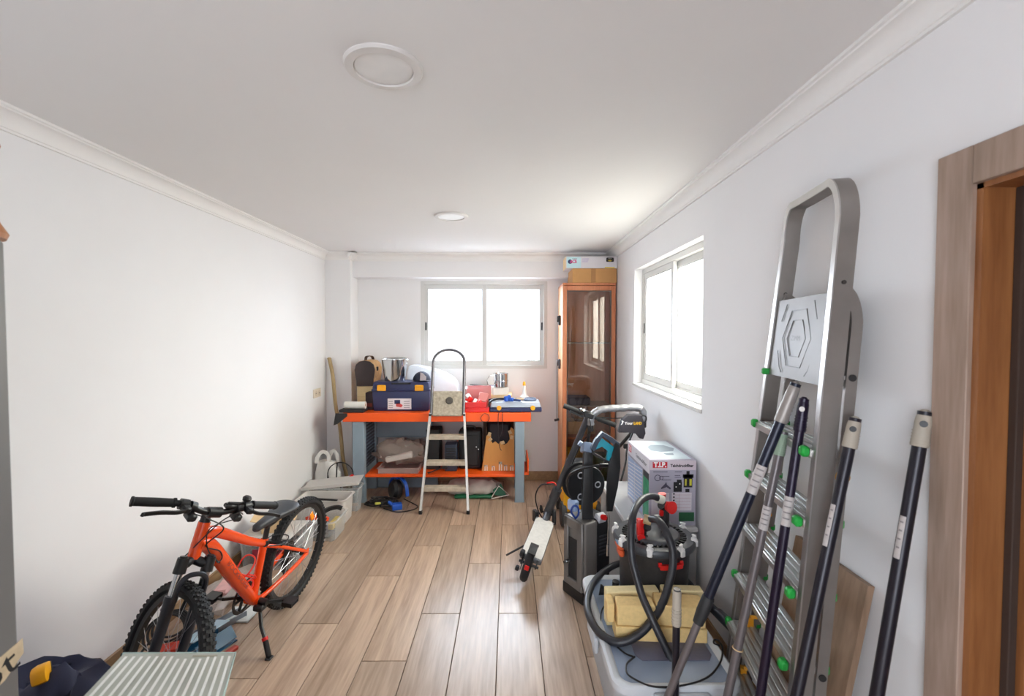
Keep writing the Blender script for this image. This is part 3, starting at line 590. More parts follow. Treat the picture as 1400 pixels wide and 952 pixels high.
mb = MB(); mb.box((-.62, 4.345, .312), (.05, .03, .03), bevel=.006); part('handle', mb, BLACK, t)
# torn cardboard box
t = thing('torn_cardboard_box', 'torn cardboard box with ragged opening at the right of the shelf', 'box', (-.10, 4.52, .262))
mb = MB(); X0, X1, Y0, Y1 = -.265, .05, 4.385, 4.66
torn = [(0, 0), (.315, 0), (.315, .40), (.285, .43), (.262, .38), (.272, .31), (.245, .27), (.215, .255), (.19, .285), (.16, .265), (.13, .292), (.105, .27), (.085, .305), (.095, .345), (.075, .385), (.05, .44), (.05, .30)]
mb.prism([(0, 0), (.315, 0), (.315, .40), (.285, .43), (.262, .38), (.272, .31), (.245, .27), (.215, .255), (.19, .285), (.16, .265), (.13, .292), (.105, .27), (.085, .305), (.092, .345), (.072, .375), (.045, .34)], (X0, Y0 + .005, .263), (1, 0, 0), (0, 0, 1), .005)
part('front_panel', mb, mat('card_orange', '#C58A4C', .85, var=.08, stretch=(40, 1, 1)), t)
mb = MB(); mb.b2((X0, Y1 - .005, .263), (X1, Y1, .74)); mb.b2((X1 - .005, Y0 + .006, .263), (X1, Y1 - .006, .72)); mb.b2((X0 + .045, Y0 + .006, .263), (X0 + .05, Y1 - .006, .70)); mb.b2((X0 + .05, Y0 + .006, .263), (X1 - .006, Y1 - .006, .268)); part('box_walls', mb, mat('card_dark', '#5A4034', .9), t)  # walls coloured darker than the front for the shaded inside
mb = MB(); mb.box((-.10, 4.53, .50), (.22, .22, .46), bevel=.02); mb.crumple(.012, 9); part('dark_hollow', mb, mat('hollow_shade', '#241C22', .7), t)  # dark block painting the shade inside the torn opening
for x, h in ((.025, .055), (.095, .045), (.165, .085), (.215, .055), (.275, .05)):
    mb = MB(); mb.b2((X0 + x, Y0 - .0015, .268), (X0 + x + .012, Y0 + .0005, .268 + h)); mb.b2((X0 + x + .022, Y0 - .0015, .268), (X0 + x + .032, Y0 + .0005, .268 + h * .9))
    mb.b2((X0 + x, Y0 - .0015, .268 + h*.75), (X0 + x + .032, Y0 + .0005, .268 + h)); part('printed_mark', mb, mat('mark_white', '#DCD3C8', .7), t)
for x, z, a in ((.075, .36, .3), (.08, .31, .8), (.275, .38, -.4), (.29, .33, .2), (.20, .28, 1.2)): mb = MB(); mb.box((X0 + x, Y0 - .006, .263 + z), (.03, .004, .045), rot=Euler((.4, a, 0)).to_matrix()); part('torn_flap', mb, CARDL, t)

# ---- on the floor under the bench
t = thing('work_lamp', 'blue and black work lamp in a tangle of cable under the bench', 'lamp', (-1.10, 4.27, 0))
mb = MB(); mb.lathe([(0, 0), (.085, 0), (.092, .01), (.092, .05), (.07, .075), (0, .08)], (-1.06, 4.33, .105), (-.75, -.6, .12), 28); part('lamp_head', mb, BLACK, t)
mb = MB(); mb.bar(smooth_path([(-1.16, 4.40, .06), (-1.14, 4.37, .18), (-1.06, 4.34, .225), (-.98, 4.28, .17), (-.96, 4.26, .06)], 5), .03, .012, (.75, .6, 0)); mb.box((-1.08, 4.345, .218), (.06, .04, .03), rot=-40, bevel=.006); part('bracket', mb, BLUEP, t)
mb = MB(); mb.box((-1.02, 4.10, .028), (.09, .07, .055), rot=20, bevel=.012, seg=2); mb.cyl((-1.06, 4.10, .04), (-1.10, 4.12, .06), .015); part('switch_block', mb, BLUEP, t)
mb = MB(); pts = []
for k in range(90):
    a = k * .62; r = .085 + .045 * math.sin(k * .9); pts.append((-1.165 + r * 1.1 * math.cos(a) + .03 * math.sin(k * .31), 4.16 + r * .55 * math.sin(a), .012 + .0007 * k + .012 * math.sin(k * 1.3) ** 2))
mb.tube(smooth_path(pts, 3), .006, 6); mb.tube(smooth_path([(-1.14, 4.10, .008), (-1.0, 4.02, .007), (-.88, 4.06, .007), (-.84, 4.14, .007), (-.90, 4.22, .008), (-1.0, 4.28, .03)], 6), .005, 6); part('cable', mb, BLACK, t)
mb = MB(); mb.box((-1.19, 4.085, .06), (.05, .025, .02), rot=30, bevel=.004); part('plug', mb, mat('plug_yellow', '#C9C95A', .5), t)
t = thing('shopping_sack', 'crumpled white sack with green print on the floor under the bench', 'bag', (-.32, 4.46, 0))
mb = MB(); mb.ell((-.33, 4.48, .075), (.27, .12, .10), 28, 14, nz=.2, nf=8); mb.crumple(.04, 10, 9); mb.crumple(.015, 28, 2)
for v in mb.bm.verts: v.co.z = min(max(v.co.z, .002), .225)
part('sack', mb, mat('sack_white', '#B5ADA6', .7, var=.12, scale=14), t)
mb = MB(); mb.b2((-.53, 4.345, .004), (-.16, 4.45, .034), bevel=.01); mb.prism([(0, 0), (.12, -.01), (.06, .11), (-.02, .05)], (-.14, 4.40, .02), (1, .0, 0), (0, .35, .93), .02); part('green_pack', mb, mat('pack_green', '#0E5A38', .5), t)
mb = MB(); mb.bar([(-.17, 4.34, .02), (-.10, 4.345, .13), (.0, 4.36, .04), (-.17, 4.34, .008)], .012, .006, (0, 1, 0)); part('white_strap', mb, mat('sack_white2', '#D8D4CE', .7), t)

# ================================================================== BICYCLE  (local frame: x forward, y bike-left, z up; the whole leans on its kickstand)
G = Vector((-1.30, 2.68, 0.0)); fw = Vector((-.107, -.994, 0)).normalized(); lf = Vector((-fw.y, fw.x, 0))
up = (Vector((0, 0, 1)) * math.cos(R(7)) + lf * math.sin(R(7))).normalized(); lf = up.cross(fw).normalized()
bike = thing('bicycle', 'orange mountain bike on its kickstand by the left wall, front wheel turned', 'bicycle', G, Matrix((fw, lf, up)).transposed().to_euler(), local=True)
WR = .31
AX = Vector((-.311, 0, .950)).normalized(); PERP = Vector((.950, 0, .311)).normalized(); HUBF = Vector((.933, 0, .300)) + PERP * .033; AXP = Vector((.81, 0, .687))
STEER = Matrix.Translation(AXP) @ Matrix.Rotation(R(63), 4, AX) @ Matrix.Translation(-AXP)
def fk(h, s=0, off=0): return HUBF + AX * h + Vector((0, s, 0)) + PERP * off
def tyre_mb(c, M=None):
    mb = MB(); mb.torus(c, (0, 1, 0), WR - .024, .022, 56, 10, 1.08)
    for i in range(72):
        a = 2*PI*i/72; d = Vector((math.cos(a), 0, math.sin(a))); T = Matrix((Vector((-d.z, 0, d.x)), Vector((0, 1, 0)), d)).transposed()
        for s, k in ((0, 0), (.012, .5), (-.012, .5), (.02, 0), (-.02, 0)):
            b = a + k * 2*PI/72; d2 = Vector((math.cos(b), 0, math.sin(b))); T = Matrix((Vector((-d2.z, 0, d2.x)), Vector((0, 1, 0)), d2)).transposed()
            rr = WR - .004 - (.0025 if abs(s) == .012 else .009 if s else 0)
            mb.box(Vector(c) + d2 * rr + Vector((0, s, 0)), (.011, .0085, .009), rot=T)
    return mb
def rim_mb(c):
    mb = MB(); R0 = WR - .046
    mb.lathe([(R0 - .016, -.010), (R0 + .004, -.013), (R0 + .006, -.011), (R0 + .006, .011), (R0 + .004, .013), (R0 - .016, .010), (R0 - .016, -.010)], c, (0, 1, 0), 56, caps=False); return mb
SPK = mat('spoke_steel', '#B9B9BB', .3, .9)
def wheel(c, name, M=None, label=None):
    c = Vector(c); t = lambda mb: mb.xf(M) if M else mb
    w = part(name, t(rim_mb(c)), BLACK, bike, label); part('tyre', t(tyre_mb(c)), RUBBER, w)
    mb = MB(); mb.lathe([(.004, -.056), (.010, -.055), (.024, -.034), (.024, -.030), (.012, -.028), (.012, .028), (.024, .030), (.024, .034), (.010, .055), (.004, .056)], c, (0, 1, 0), 20); part('hub', t(mb), BLACK, w)
    for i in range(28):
        a = 2*PI*i/28; s = .032 if i % 2 else -.032; tw = .55 if (i // 2) % 2 else -.55
        p = c + Vector((math.cos(a) * (WR - .062), 0, math.sin(a) * (WR - .062))); q = c + Vector((math.cos(a + tw) * .022, s, math.sin(a + tw) * .022))
        mb = MB(); mb.cyl(q, p, .0011, n=4); part('spoke', t(mb), SPK, w)
    return w
rw = wheel((0, 0, WR), 'rear_wheel'); fwheel = wheel(HUBF, 'front_wheel', STEER)
mb = MB(); c = Vector((-.115, .012, .31 + .165)); mb.box(c, (.034, .008, .058), rot=Euler((0, R(30), 0)).to_matrix(), bevel=.004); part('reflector', mb, mat('reflector_orange', '#F08A12', .25), rw)
# frame
mb = MB()
mb.cyl((.815, 0, .672), (.770, 0, .808), .0235, n=20)
mb.tube(smooth_path([(.785, 0, .765), (.70, 0, .735), (.58, 0, .66), (.45, 0, .575), (.335, 0, .512)], 5), .024, 14, scales=[1.15 - .4*i/20 for i in range(21)])
mb.tube(smooth_path([(.80, 0, .725), (.735, 0, .690), (.665, 0, .605), (.55, 0, .45), (.46, 0, .335), (.385, 0, .238)], 5), .030, 14, scales=[.95 + .2*math.sin(i/25*PI) - .12*i/25 for i in range(26)])
mb.tube([(.383, 0, .235), (.36, 0, .37), (.333, 0, .535)], .019, 12)
mb.cyl((.38, -.036, .235), (.38, .036, .235), .024, n=18)
for s in (-1, 1):
    mb.tube(smooth_path([(.37, s*.028, .24), (.28, s*.048, .26), (.12, s*.062, .285), (.008, s*.066, .308)], 5), .0115, 10)
    mb.tube(smooth_path([(.337, s*.014, .50), (.27, s*.042, .47), (.12, s*.06, .385), (.004, s*.066, .318)], 5), .0095, 10)
    mb.box((.004, s*.066, .312), (.035, .007, .045), bevel=.004)
mb.tube([(.285, -.044, .475), (.285, .044, .475)], .009, 8)
fr = part('frame', mb, BIKEO, bike)
dt0, dt1 = Vector((.665, .031, .605)), Vector((.46, .031, .335)); dd = (dt1 - dt0).normalized()
lettering('ROCKRIDER', fr, (dt0 * .5 + dt1 * .5 + Vector((0, .0035, 0))), dd, Vector((0, 0, 1)).cross(dd).cross(dd) * -1 if False else Vector((0, -1, 0)).cross(dd), .022, mat('frame_print', '#7C1E0A', .5), width=.26)
mb = MB(); mb.cyl((.333, 0, .50), (.332, 0, .528), .024, n=16); mb.box((.318, 0, .515), (.02, .012, .02), bevel=.003); part('seat_clamp', mb, BLACK, bike)
mb = MB(); mb.tube([(.335, 0, .50), (.318, 0, .59)], .0135, 12); mb.box((.30, 0, .60), (.08, .03, .022), bevel=.005); mb.tube([(.22, .022, .612), (.30, .022, .605), (.38, .01, .62)], .0035, 6); mb.tube([(.22, -.022, .612), (.30, -.022, .605), (.38, -.01, .62)], .0035, 6); part('seat_post', mb, BLACK, bike)
# saddle: lofted cross sections
mb = MB(); rings = []
for x, w, z, h in ((.425, .012, .622, .012), (.41, .022, .630, .028), (.36, .026, .634, .034), (.29, .034, .636, .036), (.23, .056, .640, .038), (.18, .072, .646, .038), (.145, .070, .650, .034), (.125, .05, .650, .026)):
    rings.append([mb.bm.verts.new((x, w * math.cos(2*PI*j/16), z + (h*.5 if math.sin(2*PI*j/16) > 0 else h*.9) * math.sin(2*PI*j/16))) for j in range(16)])
for A, B in zip(rings, rings[1:]):
    for j in range(16): mb._face([A[j], A[(j+1) % 16], B[(j+1) % 16], B[j]])
mb._face(rings[0]); mb._face(rings[-1][::-1]); part('saddle', mb, mat('saddle_grey', '#34363C', .45), bike, 'dark grey saddle', 60)
# fork and cockpit, turned about the steering axis
def sp_part(n, mb, m, **k): return part(n, mb.xf(STEER), m, bike, **k)
mb = MB(); mb.tube([fk(.374, -.052), fk(.378, -.03, -.01), fk(.388, 0, -.03), fk(.378, .03, -.01), fk(.374, .052)], .019, 12)
for s in (-.052, .052): mb.cyl(fk(.345, s), fk(.402, s), .023, .021, n=18); mb.cyl(fk(.402, s), fk(.408, s), .014, n=12)
crown = sp_part('fork_crown', mb, BLACK)
for s in (-.052, .052):
    mb = MB(); mb.cyl(fk(.20, s), fk(.35, s), .0145, n=16); sp_part('stanchion', mb, STEEL)
    mb = MB(); mb.tube([fk(-.015, s, -.002), fk(.06, s), (fk(.245, s))], .020, 14, scales=[.8, .95, 1.1]); mb.cyl(fk(.24, s), fk(.262, s), .0235, n=16); mb.box(fk(-.008, s * .96), (.03, .012, .04), bevel=.004); sp_part('lower_leg', mb, mat('fork_dark', '#24262E', .35))
mb = MB(); mb.tube(smooth_path([fk(.245, -.052, .018), fk(.31, -.050, .026), fk(.338, -.03, .03), fk(.345, 0, .032), fk(.338, .03, .03), fk(.31, .05, .026), fk(.245, .052, .018)], 5), .010, 8); sp_part('fork_arch', mb, mat('fork_dark', '#24262E'))
mb = MB()
for s in (-1, 1):
    mb.box(fk(.235, s*.034, -.045), (.014, .016, .10), rot=Euler((R(-8*s), R(-18), 0)).to_matrix(), bevel=.004); mb.box(fk(.262, s*.026, -.045), (.05, .012, .016), rot=Euler((0, R(-18), 0)).to_matrix(), bevel=.004)
sp_part('brake_caliper', mb, BLACK)
mb = MB(); mb.tube([fk(.285, -.034, -.05), fk(.30, 0, -.052), fk(.285, .036, -.05)], .0025, 6); mb.box(fk(.21, -.042, -.05), (.012, .02, .03), bevel=.003); sp_part('brake_link', mb, STEEL)
def ax(z): return Vector((.775 - .327 * (z - .794), 0, z))
mb = MB(); mb.cyl(ax(.80), ax(.862), .0185, n=18); mb.cyl(ax(.808), ax(.814), .0205, n=18); mb.tube([ax(.850), ax(.852) + PERP * .025, ax(.853) + PERP * .05], .017, 12); mb.cyl(ax(.853) + PERP*.05 + Vector((0, -.026, 0)), ax(.853) + PERP*.05 + Vector((0, .026, 0)), .0215, n=18); sp_part('stem', mb, BLACK)
HC = ax(.853) + PERP * .05
def hb(s, dz=0, df=0): return HC + Vector((0, s, 0)) + Vector((-.02, 0, 1)) * dz + PERP * df
bar = [hb(-.29, .030, -.045), hb(-.17, .034, -.018), hb(-.11, .026, -.004), hb(-.05, .004), hb(0), hb(.05, .004), hb(.11, .026, -.004), hb(.17, .034, -.018), hb(.29, .030, -.045)]
bp = smooth_path(bar, 5); mb = MB(); mb.tube(bp, .0125, 12); sp_part('handlebar', mb, BLACK)
for s in (-1, 1):
    a, b = hb(s*.155, .034, -.014), hb(s*.293, .030, -.046)
    mb = MB(); mb.tube([a, a.lerp(b, .06), a.lerp(b, .08), a.lerp(b, .5), a.lerp(b, .93), a.lerp(b, .95), b], .0175, 14, scales=[1.08, 1.08, .93, .98, .95, 1.1, 1.05]); sp_part('grip', mb, RUBBER)
    c = hb(s*.128, .030, -.008)
    mb = MB(); mb.cyl(hb(s*.112, .028, -.004), hb(s*.142, .032, -.010), .021, n=16); mb.box(c + PERP*.028 + Vector((0, 0, -.012)), (.05, .032, .026), bevel=.006); lv = sp_part('brake_lever', mb, BLACK)
    mb = MB(); mb.bar(smooth_path([c + PERP*.045 + Vector((0, 0, -.015)), c + PERP*.062 + Vector((0, s*.035, -.024)), c + PERP*.058 + Vector((0, s*.09, -.026)), c + PERP*.05 + Vector((0, s*.135, -.034)), c + PERP*.056 + Vector((0, s*.148, -.036))], 4), .013, .009, (0, 0, 1)); mb.xf(STEER); part('lever_blade', mb, BLACK, lv)
    mb = MB(); mb.cyl(hb(s*.085, .020), hb(s*.107, .026), .020, n=16); mb.box(hb(s*.092, .005, .012) + Vector((0, 0, -.02)), (.055, .035, .03), bevel=.007); sp_part('shifter', mb, BLACK)
mb = MB(); mb.lathe([(0, .0), (.016, .0), (.019, .012), (.013, .02), (0, .022)], hb(.112, .055, .0), (0, 0, 1), 16); mb.cyl(hb(.112, .03), hb(.112, .056), .006); sp_part('bell', mb, BLACK)
mb = MB(); mb.box(hb(.055, .03, .0), (.03, .05, .018), bevel=.005); mb.box(hb(.07, .042, .0), (.012, .06, .008), bevel=.002); sp_part('computer_mount', mb, BLACK)
H4 = STEER
def S3(v): return H4 @ Vector(v)
mb = MB()
mb.tube(smooth_path([S3(hb(-.10, .0, .04)), S3(hb(-.04, -.02, .07)), S3(hb(.03, -.06, .07)), Vector((.79, .03, .72)), Vector((.71, .034, .66)), Vector((.69, .036, .62)), Vector((.715, .036, .61)), Vector((.735, .034, .65))], 6), .0026, 6)
mb.tube(smooth_path([S3(hb(.10, .0, .04)), S3(hb(.05, .012, .085)), S3(hb(0, -.03, .075)), S3(fk(.42, -.02, -.03)), S3(fk(.38, -.03, -.05)), S3(fk(.31, -.02, -.055))], 6), .0026, 6)
mb.tube(smooth_path([S3(hb(.09, .0, .03)), S3(hb(.06, -.015, .07)), Vector((.80, .05, .80)), Vector((.78, .034, .70)), Vector((.70, .034, .60))], 6), .0024, 6)
part('brake_cable', mb, BLACK, bike)
# drivetrain
mb = MB(); mb.lathe([(.062, -.002), (.075, -.003), (.079, -.001), (.079, .001), (.075, .003), (.062, .002), (.062, -.002)], (.38, -.055, .235), (0, 1, 0), 40, caps=False)
for i in range(5):
    a = 2*PI*i/5; mb.bar([(.38, -.056, .235), (.38 + .064*math.cos(a), -.056, .235 + .064*math.sin(a))], .014, .004, (0, 1, 0))
part('chainring', mb, BLACK, bike)
for s, a in ((-1, .45), (1, PI + .45)):
    e = Vector((.38 + .13*math.cos(a), s*.085, .235 + .13*math.sin(a)))
    mb = MB(); mb.bar([(.38, s*.068, .235), e], .018, .013, (0, 1, 0)); mb.cyl((.38, s*.03, .235), (.38, s*.078, .235), .017, n=14); part('crank_arm', mb, BLACK, bike)
    mb = MB(); mb.cyl(e, e + Vector((0, s*.022, 0)), .007); mb.b2(e + Vector((-.034, s*.05 - .028, -.011)), e + Vector((.034, s*.05 + .028, -.005))); mb.b2(e + Vector((-.034, s*.05 - .028, .005)), e + Vector((.034, s*.05 + .028, .011)))
    mb.b2(e + Vector((-.034, s*.05 - .028, -.011)), e + Vector((-.027, s*.05 + .028, .011))); mb.b2(e + Vector((.027, s*.05 - .028, -.011)), e + Vector((.034, s*.05 + .028, .011))); part('pedal', mb, BLACK, bike)
mb = MB()
for k in range(6): r = .052 - .006*k; mb.lathe([(.012, 0), (r, 0), (r, .0022), (.012, .0022)], (0, -.050 + .0045*k, .31), (0, 1, 0), 26, caps=False)
part('cassette', mb, mat('cassette_steel', '#6E6B68', .35, .9), bike)
mb = MB(); mb.bar(smooth_path([(.38, -.056, .314), (.2, -.05, .335), (.02, -.046, .36), (-.04, -.045, .33), (-.045, -.045, .29), (-.01, -.046, .265), (.03, -.048, .20), (.0, -.048, .165), (.06, -.05, .155), (.38, -.056, .156)], 5), .007, .005, (0, 1, 0)); part('chain', mb, mat('chain_steel', '#3A3632', .4, .8), bike)
mb = MB(); mb.box((.015, -.075, .27), (.03, .02, .06), bevel=.006); mb.bar([(.02, -.06, .25), (.03, -.055, .20), (.0, -.055, .165)], .02, .02, (0, 1, 0)); mb.cyl((.0, -.06, .165), (.0, -.04, .165), .02); mb.cyl((.03, -.06, .205), (.03, -.04, .205), .02); part('derailleur', mb, BLACK, bike)
mb = MB(); mb.tube([(.40, .055, .205), (.43, .09, .14), (.447, .125, .10)], .009, 8); mb.tube([(.447, .125, .10), (.465, .165, .03)], .013, 10); mb.box((.468, .170, .0215), (.035, .03, .016), bevel=.004); mb.box((.395, .05, .215), (.05, .05, .03), bevel=.006); ks = part('kickstand', mb, BLACK, bike)
mb = MB(); mb.cyl((.446, .122, .104), (.45, .131, .092), .0145); part('adjuster_ring', mb, RED, ks)
mb = MB(); loop = smooth_path([(.50, .0, .405), (.49, .035, .44), (.46, .04, .475), (.435, .02, .49), (.425, -.02, .49), (.44, -.04, .47), (.48, -.036, .43), (.50, 0, .405)], 5)
mb.tube(loop, .004, 6); mb.tube(smooth_path([(.485, .034, .43), (.44, .034, .40), (.41, .02, .37), (.40, 0, .36), (.42, -.03, .38), (.485, -.034, .43)], 5), .004, 6); mb.tube([(.52, 0, .43), (.425, 0, .30)], .006, 6); mb.torus((.425, .0, .335), (.2, 1, .1), .026, .004, 20, 6); part('bottle_cage', mb, mat('cage_red', '#E8331F', .35), bike)
mb = MB(); mb.box((.25, .0, .478), (.03, .12, .016), bevel=.004); mb.tube(smooth_path([(.33, .03, .50), (.25, .06, .48), (.20, .05, .50), (.26, .0, .52), (.32, .0, .52)], 5), .003, 6); part('rear_brake', mb, BLACK, bike)

# ================================================================== THINGS ALONG THE LEFT WALL
# wooden pole in the corner
t = thing('wooden_pole', 'long rough wooden pole leaning in the back left corner', 'pole', (-1.60, 4.47, 0))
mb = MB(); pts = [Vector((-1.585, 4.46, .005)).lerp(Vector((-1.832, 4.655, 1.343)), i/8) + Vector((.006*math.sin(i*2.1), .004*math.cos(i*1.7), 0)) for i in range(9)]; mb.tube(smooth_path(pts, 3), .0185, 10); part('shaft', mb, woodmat('pole_wood', '#8A7350', '#B39C72', .75, 'Z', 1.4), t)
mb = MB(); mb.ell(tuple(pts[-1]), (.021, .021, .014), 12, 6); part('rounded_end', mb, woodmat('pole_wood', '', ''), t)
# white carrier bag
t = thing('carrier_bag', 'white plastic carrier bag with knotted handles in the back left corner', 'bag', (-1.735, 4.335, 0))
mb = MB(); rings = []
for z, w, d in ((.0, .13, .09), (.05, .14, .10), (.16, .135, .09), (.26, .12, .075), (.33, .105, .055), (.385, .09, .04)):
    rings.append([mb.bm.verts.new((-1.735 + w*math.copysign(abs(math.cos(2*PI*j/28))**.7, math.cos(2*PI*j/28)), 4.335 + d*math.copysign(abs(math.sin(2*PI*j/28))**.7, math.sin(2*PI*j/28)), z)) for j in range(28)])
for A, B in zip(rings, rings[1:]):
    for j in range(28): mb._face([A[j], A[(j+1) % 28], B[(j+1) % 28], B[j]])
mb._face(rings[0][::-1]); mb._face(rings[-1]); mb.crumple(.045, 8, 4); mb.crumple(.014, 24)
for v in mb.bm.verts: v.co.z = max(v.co.z, .001); v.co.x = max(v.co.x, -1.868)
BAGW = mat('bag_white', '#DAD7D2', .55, var=.05); part('bag_body', mb, BAGW, t)
for k, (x0, x1, y) in enumerate(((-1.83, -1.715, 4.315), (-1.735, -1.645, 4.355))):
    mb = MB(); mb.bar(smooth_path([(x0, y, .36), (x0 + .005, y, .42), ((x0+x1)/2, y, .475), (x1 - .01, y, .44), (x1, y, .36)], 5), .014, .032, (0, 1, 0)); mb.crumple(.005, 20); part('handle', mb, BAGW, t)
mb = MB(); mb.torus((-1.575, 4.222, .285), (-.1, 1, .1), .115, .005, 44, 6); mb.tube([(-1.689, 4.212, .28), (-1.70, 4.208, .003)], .006, 6); mb.tube([(-1.575, 4.225, .17), (-1.57, 4.22, .003)], .005, 6); mb.tube([(-1.60, 4.21, .40), (-1.615, 4.212, .18)], .006, 6); t = solo('wire_hoop', mb, BLACK, 'thin black wire hoop standing beside the left bench leg', 'hoop')
mb = MB(); mb.cyl((-1.468, 4.235, .26), (-1.468, 4.205, .26), .022, n=16); mb.box((-1.468, 4.220, .23), (.02, .015, .06), bevel=.004); part('red_clip', mb, RED, t)

# plastic bins
def bin_(lo, hi, name, label, m, tp=.012, wall=.004, rim=.014):
    x0, y0, z0 = lo; x1, y1, z1 = hi; cx, cy = (x0+x1)/2, (y0+y1)/2
    t = thing(name, label, 'bin', (cx, cy, z0)); mb = MB()
    def rr(z, ins, rad=.035, n=5):
        out = []
        for sx, sy, a0 in ((1, 1, 0), (-1, 1, 90), (-1, -1, 180), (1, -1, 270)):
            ccx = cx + sx*((x1-x0)/2 - ins - rad); ccy = cy + sy*((y1-y0)/2 - ins - rad)
            for k in range(n + 1): a = R(a0 + 90*k/n); out.append(Vector((ccx + rad*math.cos(a), ccy + rad*math.sin(a), z)))
        return out
    levels = [(z0, tp), (z1 - .004, 0), (z1 - .004, -rim), (z1, -rim), (z1, wall), (z0 + wall, tp + wall)]
    rings = [[mb.bm.verts.new(v) for v in rr(z, ins)] for z, ins in levels]
    for A, B in zip(rings, rings[1:]):
        n = len(A)
        for j in range(n): mb._face([A[j], A[(j+1) % n], B[(j+1) % n], B[j]])
    mb._face(rings[0][::-1]); mb._face(rings[-1]); part('bin_body', mb, m, t); return t
FROSTW = clearmat('frosted_white', '#ECE9E6', .80, .35)
t = bin_((-1.74, 3.44, 0), (-1.335, 3.72, .155), 'clear_bin', 'low clear plastic bin holding shears, nearest the bicycle rear wheel', CLEAR)
t = bin_((-1.78, 3.76, 0), (-1.37, 3.99, .205), 'frosted_bin', 'frosted white plastic bin between two clear bins', FROSTW)
t = bin_((-1.80, 4.03, 0), (-1.35, 4.19, .215), 'tall_clear_bin', 'clear plastic bin right before the left bench leg with lid ajar', CLEAR)
mb = MB(); mb.box((-1.60, 4.12, .242), (.50, .19, .012), rot=Euler((R(8), R(-5), R(3))).to_matrix(), bevel=.004); mb.box((-1.60, 4.03, .236), (.50, .012, .03), rot=Euler((R(8), R(-5), R(3))).to_matrix(), bevel=.003); part('loose_lid', mb, FROSTW, t)
t = thing('garden_shears', 'garden shears with orange and black handles sticking out of the low clear bin', 'shears', (-1.45, 3.58, .005))
mb = MB(); mb.bar(smooth_path([(-1.58, 3.52, .155), (-1.53, 3.50, .172), (-1.45, 3.50, .165), (-1.41, 3.52, .15)], 4), .026, .024, (0, 0, 1)); part('orange_handle', mb, mat('handle_orange', '#EE4A1C', .4), t)
mb = MB(); mb.bar(smooth_path([(-1.50, 3.58, .155), (-1.46, 3.62, .185), (-1.40, 3.66, .19), (-1.36, 3.67, .175)], 4), .028, .026, (0, 0, 1)); part('black_handle', mb, BLACK, t)
mb = MB(); mb.bar([(-1.50, 3.54, .15), (-1.60, 3.58, .10), (-1.68, 3.62, .02)], .02, .006, (0, 0, 1)); part('blade', mb, STEEL, t)
mb = MB(); mb.bar([(-1.66, 3.78, .215), (-1.43, 3.755, .213)], .012, .016, (0, 0, 1)); solo('chisel', mb, BLACKM, 'thin black bar lying over the frosted bin rim', 'bar')
mb = MB(); mb.b2((-1.60, 3.50, .006), (-1.40, 3.66, .06), bevel=.01); solo('grey_pouch', mb, mat('pouch_grey', '#70757A', .6), 'grey pouch at the bottom of the low clear bin', 'pouch')
mb = MB(); mb.b2((-1.41, 3.50, .07), (-1.365, 3.66, .12), bevel=.006); solo('yellow_packet', mb, mat('packet_yellow', '#C9B36A', .6), 'small yellowish packet at the right side of the low clear bin', 'packet')
t = bin_((-1.82, 3.02, 0), (-1.44, 3.36, .20), 'clear_bin', 'clear plastic bin with red label behind the bicycle rear wheel', CLEAR)
mb = MB(); mb.b2((-1.72, 3.0105 + .004, .10), (-1.50, 3.0185, .15)); part('red_label', mb, mat('label_red', '#9E1F3C', .5), t)
mb = MB(); mb.b2((-1.78, 3.08, .006), (-1.50, 3.30, .12), bevel=.01); solo('dark_pouch', mb, mat('pouch_dark', '#3C3F46', .6), 'dark pouch inside the red-labelled bin', 'pouch')
mb = MB(); mb.box((-1.66, 3.19, .211), (.36, .30, .012), bevel=.004); mb.box((-1.66, 3.19, .219), (.28, .22, .006), bevel=.002); solo('bin_lid', mb, FROSTW, 'frosted lid covering the red-labelled bin', 'lid')
t = thing('open_carton', 'small open cardboard carton lying on the frosted bin lid', 'carton', (-1.66, 3.2, .2225)); rz = Matrix.Rotation(R(18), 3, 'Z')
mb = MB()
for dx, dy, sx, sy in ((-.075, 0, .004, .16), (.075, 0, .004, .16), (0, -.08, .15, .004), (0, .08, .15, .004)): mb.box(Vector((-1.65, 3.19, .265)) + rz @ Vector((dx, dy, 0)), (sx, sy, .085), rot=rz)
mb.box((-1.65, 3.19, .2245), (.15, .16, .003), rot=rz); part('carton_walls', mb, CARDL, t)
mb = MB(); mb.box(Vector((-1.65, 3.19, .305)) + rz @ Vector((-.11, 0, .0)), (.075, .15, .003), rot=rz @ Euler((0, R(15), 0)).to_matrix()); part('flap', mb, CARDL, t)
mb = MB(); mb.box(Vector((-1.65, 3.19, .300)) + rz @ Vector((.105, 0, 0)), (.065, .15, .003), rot=rz @ Euler((0, R(20), 0)).to_matrix()); part('flap', mb, CARDL, t)

# scattered things on the floor under the bicycle
mb = MB(); mb.ell((-1.70, 2.70, .05), (.11, .28, .06), 26, 12, nz=.3, nf=8); mb.crumple(.03, 12, 7); mb.crumple(.01, 30, 1)
for v in mb.bm.verts: v.co.z = max(v.co.z, .002); v.co.x = max(v.co.x, -1.865)
solo('clear_bag', mb, clearmat('bag_clear', '#D9CFC8', .55, .2, .4, 25), 'crumpled clear plastic bag along the left wall under the bicycle', 'bag')
mb = MB(); mb.box((-1.655, 2.62, .125), (.09, .17, .03), rot=10, bevel=.012); mb.crumple(.008, 15); solo('pink_packet', mb, mat('packet_pink', '#D9A7A4', .6, var=.15, scale=20), 'pale pink packet lying on the clear bag', 'packet')
mb = MB(); mb.b2((-1.60, 2.47, .001), (-1.44, 2.61, .012), bevel=.003); solo('white_plate', mb, mat('plate_white', '#CFD4D3', .5), 'thin white plate under the bicycle crank', 'plate')
